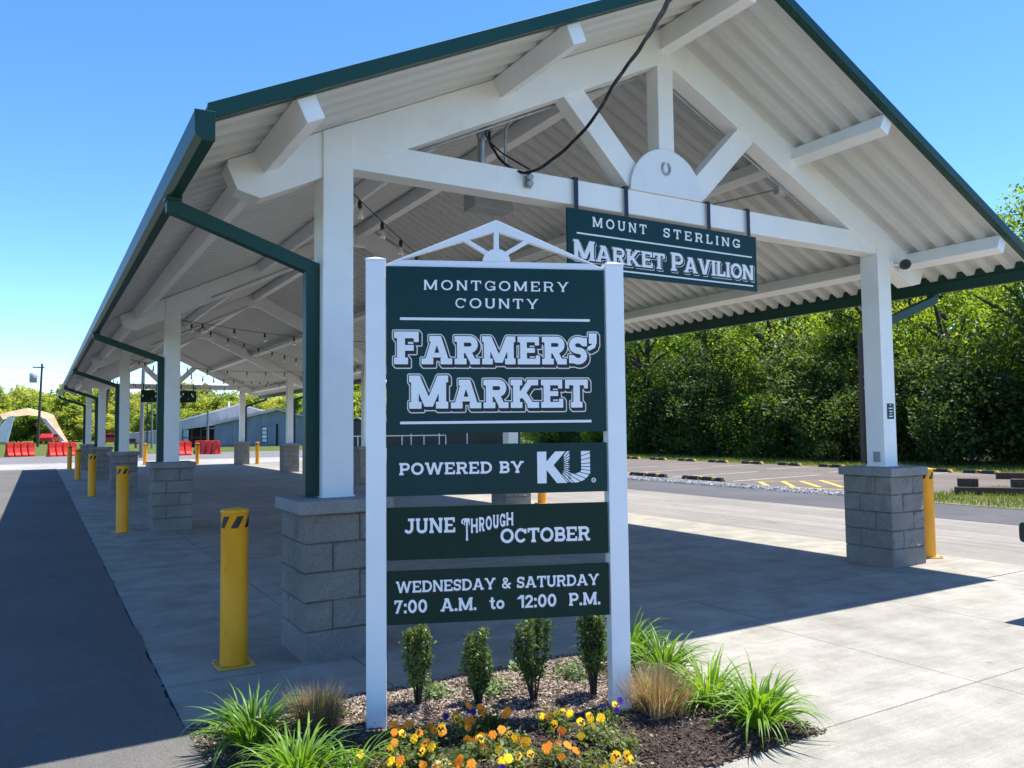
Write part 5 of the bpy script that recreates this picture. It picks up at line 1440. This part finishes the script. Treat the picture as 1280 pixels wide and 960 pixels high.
def holly(seed, x, y, h, r, kind, label):
    rs = np.random.default_rng(seed)
    o = thing('holly_shrub', label, 'shrub', (x, y, bedz(x, y)), 0, 'upright holly shrubs behind the sign')
    m = MB(); tips = []
    ns = 9 if kind != 2 else 8
    for i in range(ns):
        a = 2*math.pi*i/ns+rs.normal(0, 0.25); q = r*(1.15 if i % 3 else 0.45)*rs.uniform(0.8, 1.2)
        hh = h*rs.uniform(0.80, 1.0)
        if kind == 1 and i % 2 == 0: hh *= rs.uniform(0.62, 0.8)
        if kind == 2: q = r*rs.uniform(0.5, 1.5)
        pts = [Vector((0.012*math.cos(a), 0.012*math.sin(a), 0)), Vector((q*0.45*math.cos(a), q*0.45*math.sin(a), hh*0.3)), Vector((q*math.cos(a), q*math.sin(a), hh*0.65)), Vector((q*1.02*math.cos(a)+rs.normal(0, .006), q*1.02*math.sin(a)+rs.normal(0, .006), hh))]
        m.tube(pts, [0.006, 0.005, 0.0035, 0.002], 5); tips.append(pts)
    m.build('stem', M['bark'], o)
    P = []
    for pts in tips:
        n = 250
        f = rs.uniform(0.20, 1.0, n)**0.72
        for ff in f:
            g = ff*3; i = min(2, int(g)); p = pts[i].lerp(pts[i+1], g-i); sp = 0.020*(1-0.3*ff)
            P.append((p.x+rs.normal(0, sp), p.y+rs.normal(0, sp), p.z+rs.normal(0, 0.010)))
    V, Q = leaf_quads(np.array(P), 0.020, 0.1, rs)
    np_obj('foliage', np_mesh('foliage', V, Q, M['holly']), o)
holly(1, 0.24, -1.386, 0.47, 0.052, 0, 'dense columnar holly shrub nearest the left sign post')
holly(2, 0.55, -1.522, 0.475, 0.056, 1, 'forked holly shrub, second from the left sign post')
holly(3, 0.848, -1.634, 0.49, 0.060, 2, 'vase shaped holly shrub, third from the left sign post')
holly(4, 1.168, -1.775, 0.49, 0.045, 0, 'narrow holly shrub beside the right sign post')
def rosette(seed, x, y, s, label):
    rs = np.random.default_rng(seed); P = rs.normal(0, 1, (220, 3))*np.array([0.05, 0.05, 0.025])*s + np.array([0, 0, 0.035*s])
    P[:, 2] = np.abs(P[:, 2]); V, Q = leaf_quads(P, 0.028, 0.5, rs)
    o = thing('sedum', label, 'plant', (x, y, bedz(x, y)), 0, 'small pale sedum plants in the bed'); np_obj('foliage', np_mesh('foliage', V, Q, M['sedum']), o)
rosette(1, 0.38, -1.28, 1.0, 'pale green sedum between the first and second holly shrubs')
rosette(2, 0.72, -1.38, 1.0, 'pale green sedum behind the second holly shrub')
rosette(3, 1.27, -1.42, 1.25, 'pale green sedum behind the fourth holly shrub, largest of these')
rosette(4, 1.10, -1.06, 0.7, 'small pale green sedum at the back of the bed by the third holly')
rosette(5, -0.22, -1.22, 1.0, 'pale green sedum just left of the left sign post, by the dry grass')
# pansies
def petal_mesh(seed, mat, s):
    m = MB()
    for ang, rr, tilt in ((90-32, 1.0, 0.0), (90+32, 1.0, 0.0), (180+8, 0.95, 0.003), (-8, 0.95, 0.003), (270, 1.15, 0.006)):
        a = R(ang); cx, cz = 0.52*s*rr*math.cos(a), 0.52*s*rr*math.sin(a); n = 10; r_ = 0.56*s*rr
        V = [(cx, -tilt-0.002, cz)]
        for i in range(n):
            b = 2*math.pi*i/n; V.append((cx+r_*math.cos(b), -tilt+0.003*math.sin(3*b), cz+r_*math.sin(b)*0.92))
        m.add(V, [(0, 1+i, 1+(i+1) % n) for i in range(n)], True)
    return m.mesh('flower', mat)
def face_mesh(s):
    m = MB()
    for ang, rr in ((180+12, 0.55), (-12, 0.55), (270, 0.62)):
        a = R(ang); cx, cz = 0.42*s*math.cos(a), 0.42*s*math.sin(a); n = 8
        m.add([(cx, -0.0125, cz)]+[(cx+0.30*s*math.cos(2*math.pi*i/n), -0.0115, cz+0.30*s*math.sin(2*math.pi*i/n)) for i in range(n)], [(0, 1+i, 1+(i+1) % n) for i in range(n)])
    return m.mesh('flower_face', M['p_face'])
PS = 0.0205
PF = {k: petal_mesh(1, M['p_'+k], PS) for k in ('orange', 'yellow', 'purple', 'red')}; FACE = face_mesh(PS)
def pansy(seed, x, y, flowers, label, nl=230, hgt=0.10, spread=0.075):
    rs = np.random.default_rng(seed); z0 = bedz(x, y)
    o = thing('pansy', label, 'flowers', (x, y, z0), 0, 'pansies in front of the sign')
    P = rs.normal(0, 1, (nl, 3))*np.array([spread*0.62, spread*0.62, hgt*0.30]) + np.array([0, 0, hgt*0.45]); P[:, 2] = np.clip(P[:, 2], 0.01, None)
    V, Q = leaf_quads(P, 0.024, 0.4, rs); np_obj('foliage', np_mesh('foliage', V, Q, M['pansy_leaf']), o)
    ek = flowers[0][0].rstrip('*') if flowers else 'yellow'
    flowers = list(flowers) + [(ek if rs.uniform() < 0.6 else ('orange' if rs.uniform() < 0.5 else 'yellow*'), x+rs.normal(0, spread*0.8), y+rs.normal(0, spread*0.8), z0+hgt*rs.uniform(0.75, 1.15)) for _ in range(4)] if flowers else []
    m = MB()
    for i in range(7): m.tube([(0, 0, 0), (rs.normal(0, spread*0.6), rs.normal(0, spread*0.6), hgt*rs.uniform(0.6, 1.0))], 0.0022, 4)
    for (kind, fx, fy, fz) in flowers: m.tube([(0, 0, 0.01), (fx-x, fy-y+0.012, max(0.02, fz-z0))], 0.0022, 4)
    m.build('stem', M['pansy_leaf'], o)
    for (kind, fx, fy, fz) in flowers:
        k = kind.rstrip('*')
        f = np_obj('flower', PF[k], o); f.location = (fx-x, fy-y, fz-z0); s = rs.uniform(0.85, 1.1)*(0.8 if k in ('purple', 'red') else 1.0); f.scale = (s, s, s)
        f.rotation_euler = (R(rs.uniform(-45, -5)), R(rs.uniform(-20, 20)), R(rs.uniform(-60, 20)))
        if kind.endswith('*'): np_obj('flower_face', FACE, f)
O_, Yf, Yp, Pu, Rd = 'orange', 'yellow', 'yellow*', 'purple', 'red'
pansy(1, -0.10, -1.88, [(O_, -0.05, -1.85, 0.14), (O_, -0.15, -1.99, 0.14)], 'pair of orange pansies at the foot of the left sign post')
pansy(2, 0.04, -1.93, [(O_, 0.00, -1.94, 0.14), (O_, 0.10, -1.99, 0.14)], 'pair of orange pansies right of the left post pair')
pansy(3, -0.20, -2.13, [(Yf, -0.21, -2.19, 0.13), (Rd, -0.19, -2.09, 0.13)], 'yellow and wine red pansies nearest the bottom left of the flower patch')
pansy(4, -0.08, -2.13, [(Yp, -0.09, -2.17, 0.145)], 'single dark faced yellow pansy left of centre')
pansy(5, 0.27, -1.92, [(O_, 0.25, -1.95, 0.15), (O_, 0.285, -1.94, 0.15), (Pu, 0.195, -1.83, 0.15)], 'orange pansies with one purple bloom below the second holly')
pansy(6, 0.40, -1.92, [(O_, 0.365, -1.93, 0.16), (O_, 0.44, -2.0, 0.16), (Pu, 0.33, -1.83, 0.15), (Pu, 0.345, -1.85, 0.15)], 'two large orange pansies with purple blooms below the third holly')
pansy(7, 0.20, -2.17, [(O_, 0.17, -2.16, 0.13), (O_, 0.20, -2.21, 0.12)], 'faded orange pansies in the middle of the flower patch')
pansy(8, 0.68, -2.12, [(Yf, 0.69, -2.11, 0.15), (Yf, 0.73, -2.10, 0.15), (Yp, 0.60, -2.22, 0.15), (Rd, 0.59, -2.28, 0.13)], 'tall yellow pansies with one dark face and wine red bloom')
pansy(9, 0.76, -2.34, [(Yf, 0.75, -2.33, 0.14), (Yf, 0.64, -2.39, 0.14)], 'plain yellow pansies before the right sign post')
pansy(10, 0.94, -2.18, [(Pu, 0.937, -2.16, 0.14)], 'single purple pansy at the foot of the right sign post')
pansy(11, 0.46, -2.42, [(O_, 0.48, -2.43, 0.15), (O_, 0.505, -2.47, 0.15), (O_, 0.40, -2.45, 0.15), (O_, 0.45, -2.50, 0.12)], 'cluster of four orange pansies right of centre')
pansy(12, 0.24, -2.42, [(Yp, 0.25, -2.45, 0.15), (Pu, 0.14, -2.50, 0.14)], 'dark faced yellow pansy with a purple bloom at bottom centre')
pansy(13, 0.66, -2.68, [(Yp, 0.64, -2.66, 0.14), (Yp, 0.70, -2.66, 0.13), (Yp, 0.70, -2.69, 0.12)], 'three dark faced yellow pansies at the bottom right of the patch')
pansy(14, -0.08, -2.35, [(O_, -0.107, -2.35, 0.13), (O_, -0.02, -2.38, 0.12)], 'orange pansies at the bottom edge of the flower patch')
pansy(15, 0.36, -2.20, [(Yf, 0.377, -2.22, 0.13)], 'leafy pansy plant with one small yellow bloom in the centre')
pansy(16, 0.80, -2.48, [], 'pale leafy pansy plant without blooms below the dry grass tuft', 200)
pansy(17, 0.05, -2.28, [], 'green leafy pansy plant without blooms at lower left of the patch', 200)
pansy(18, 0.58, -2.56, [], 'pale leafy pansy plant without blooms near the bottom edge', 190)
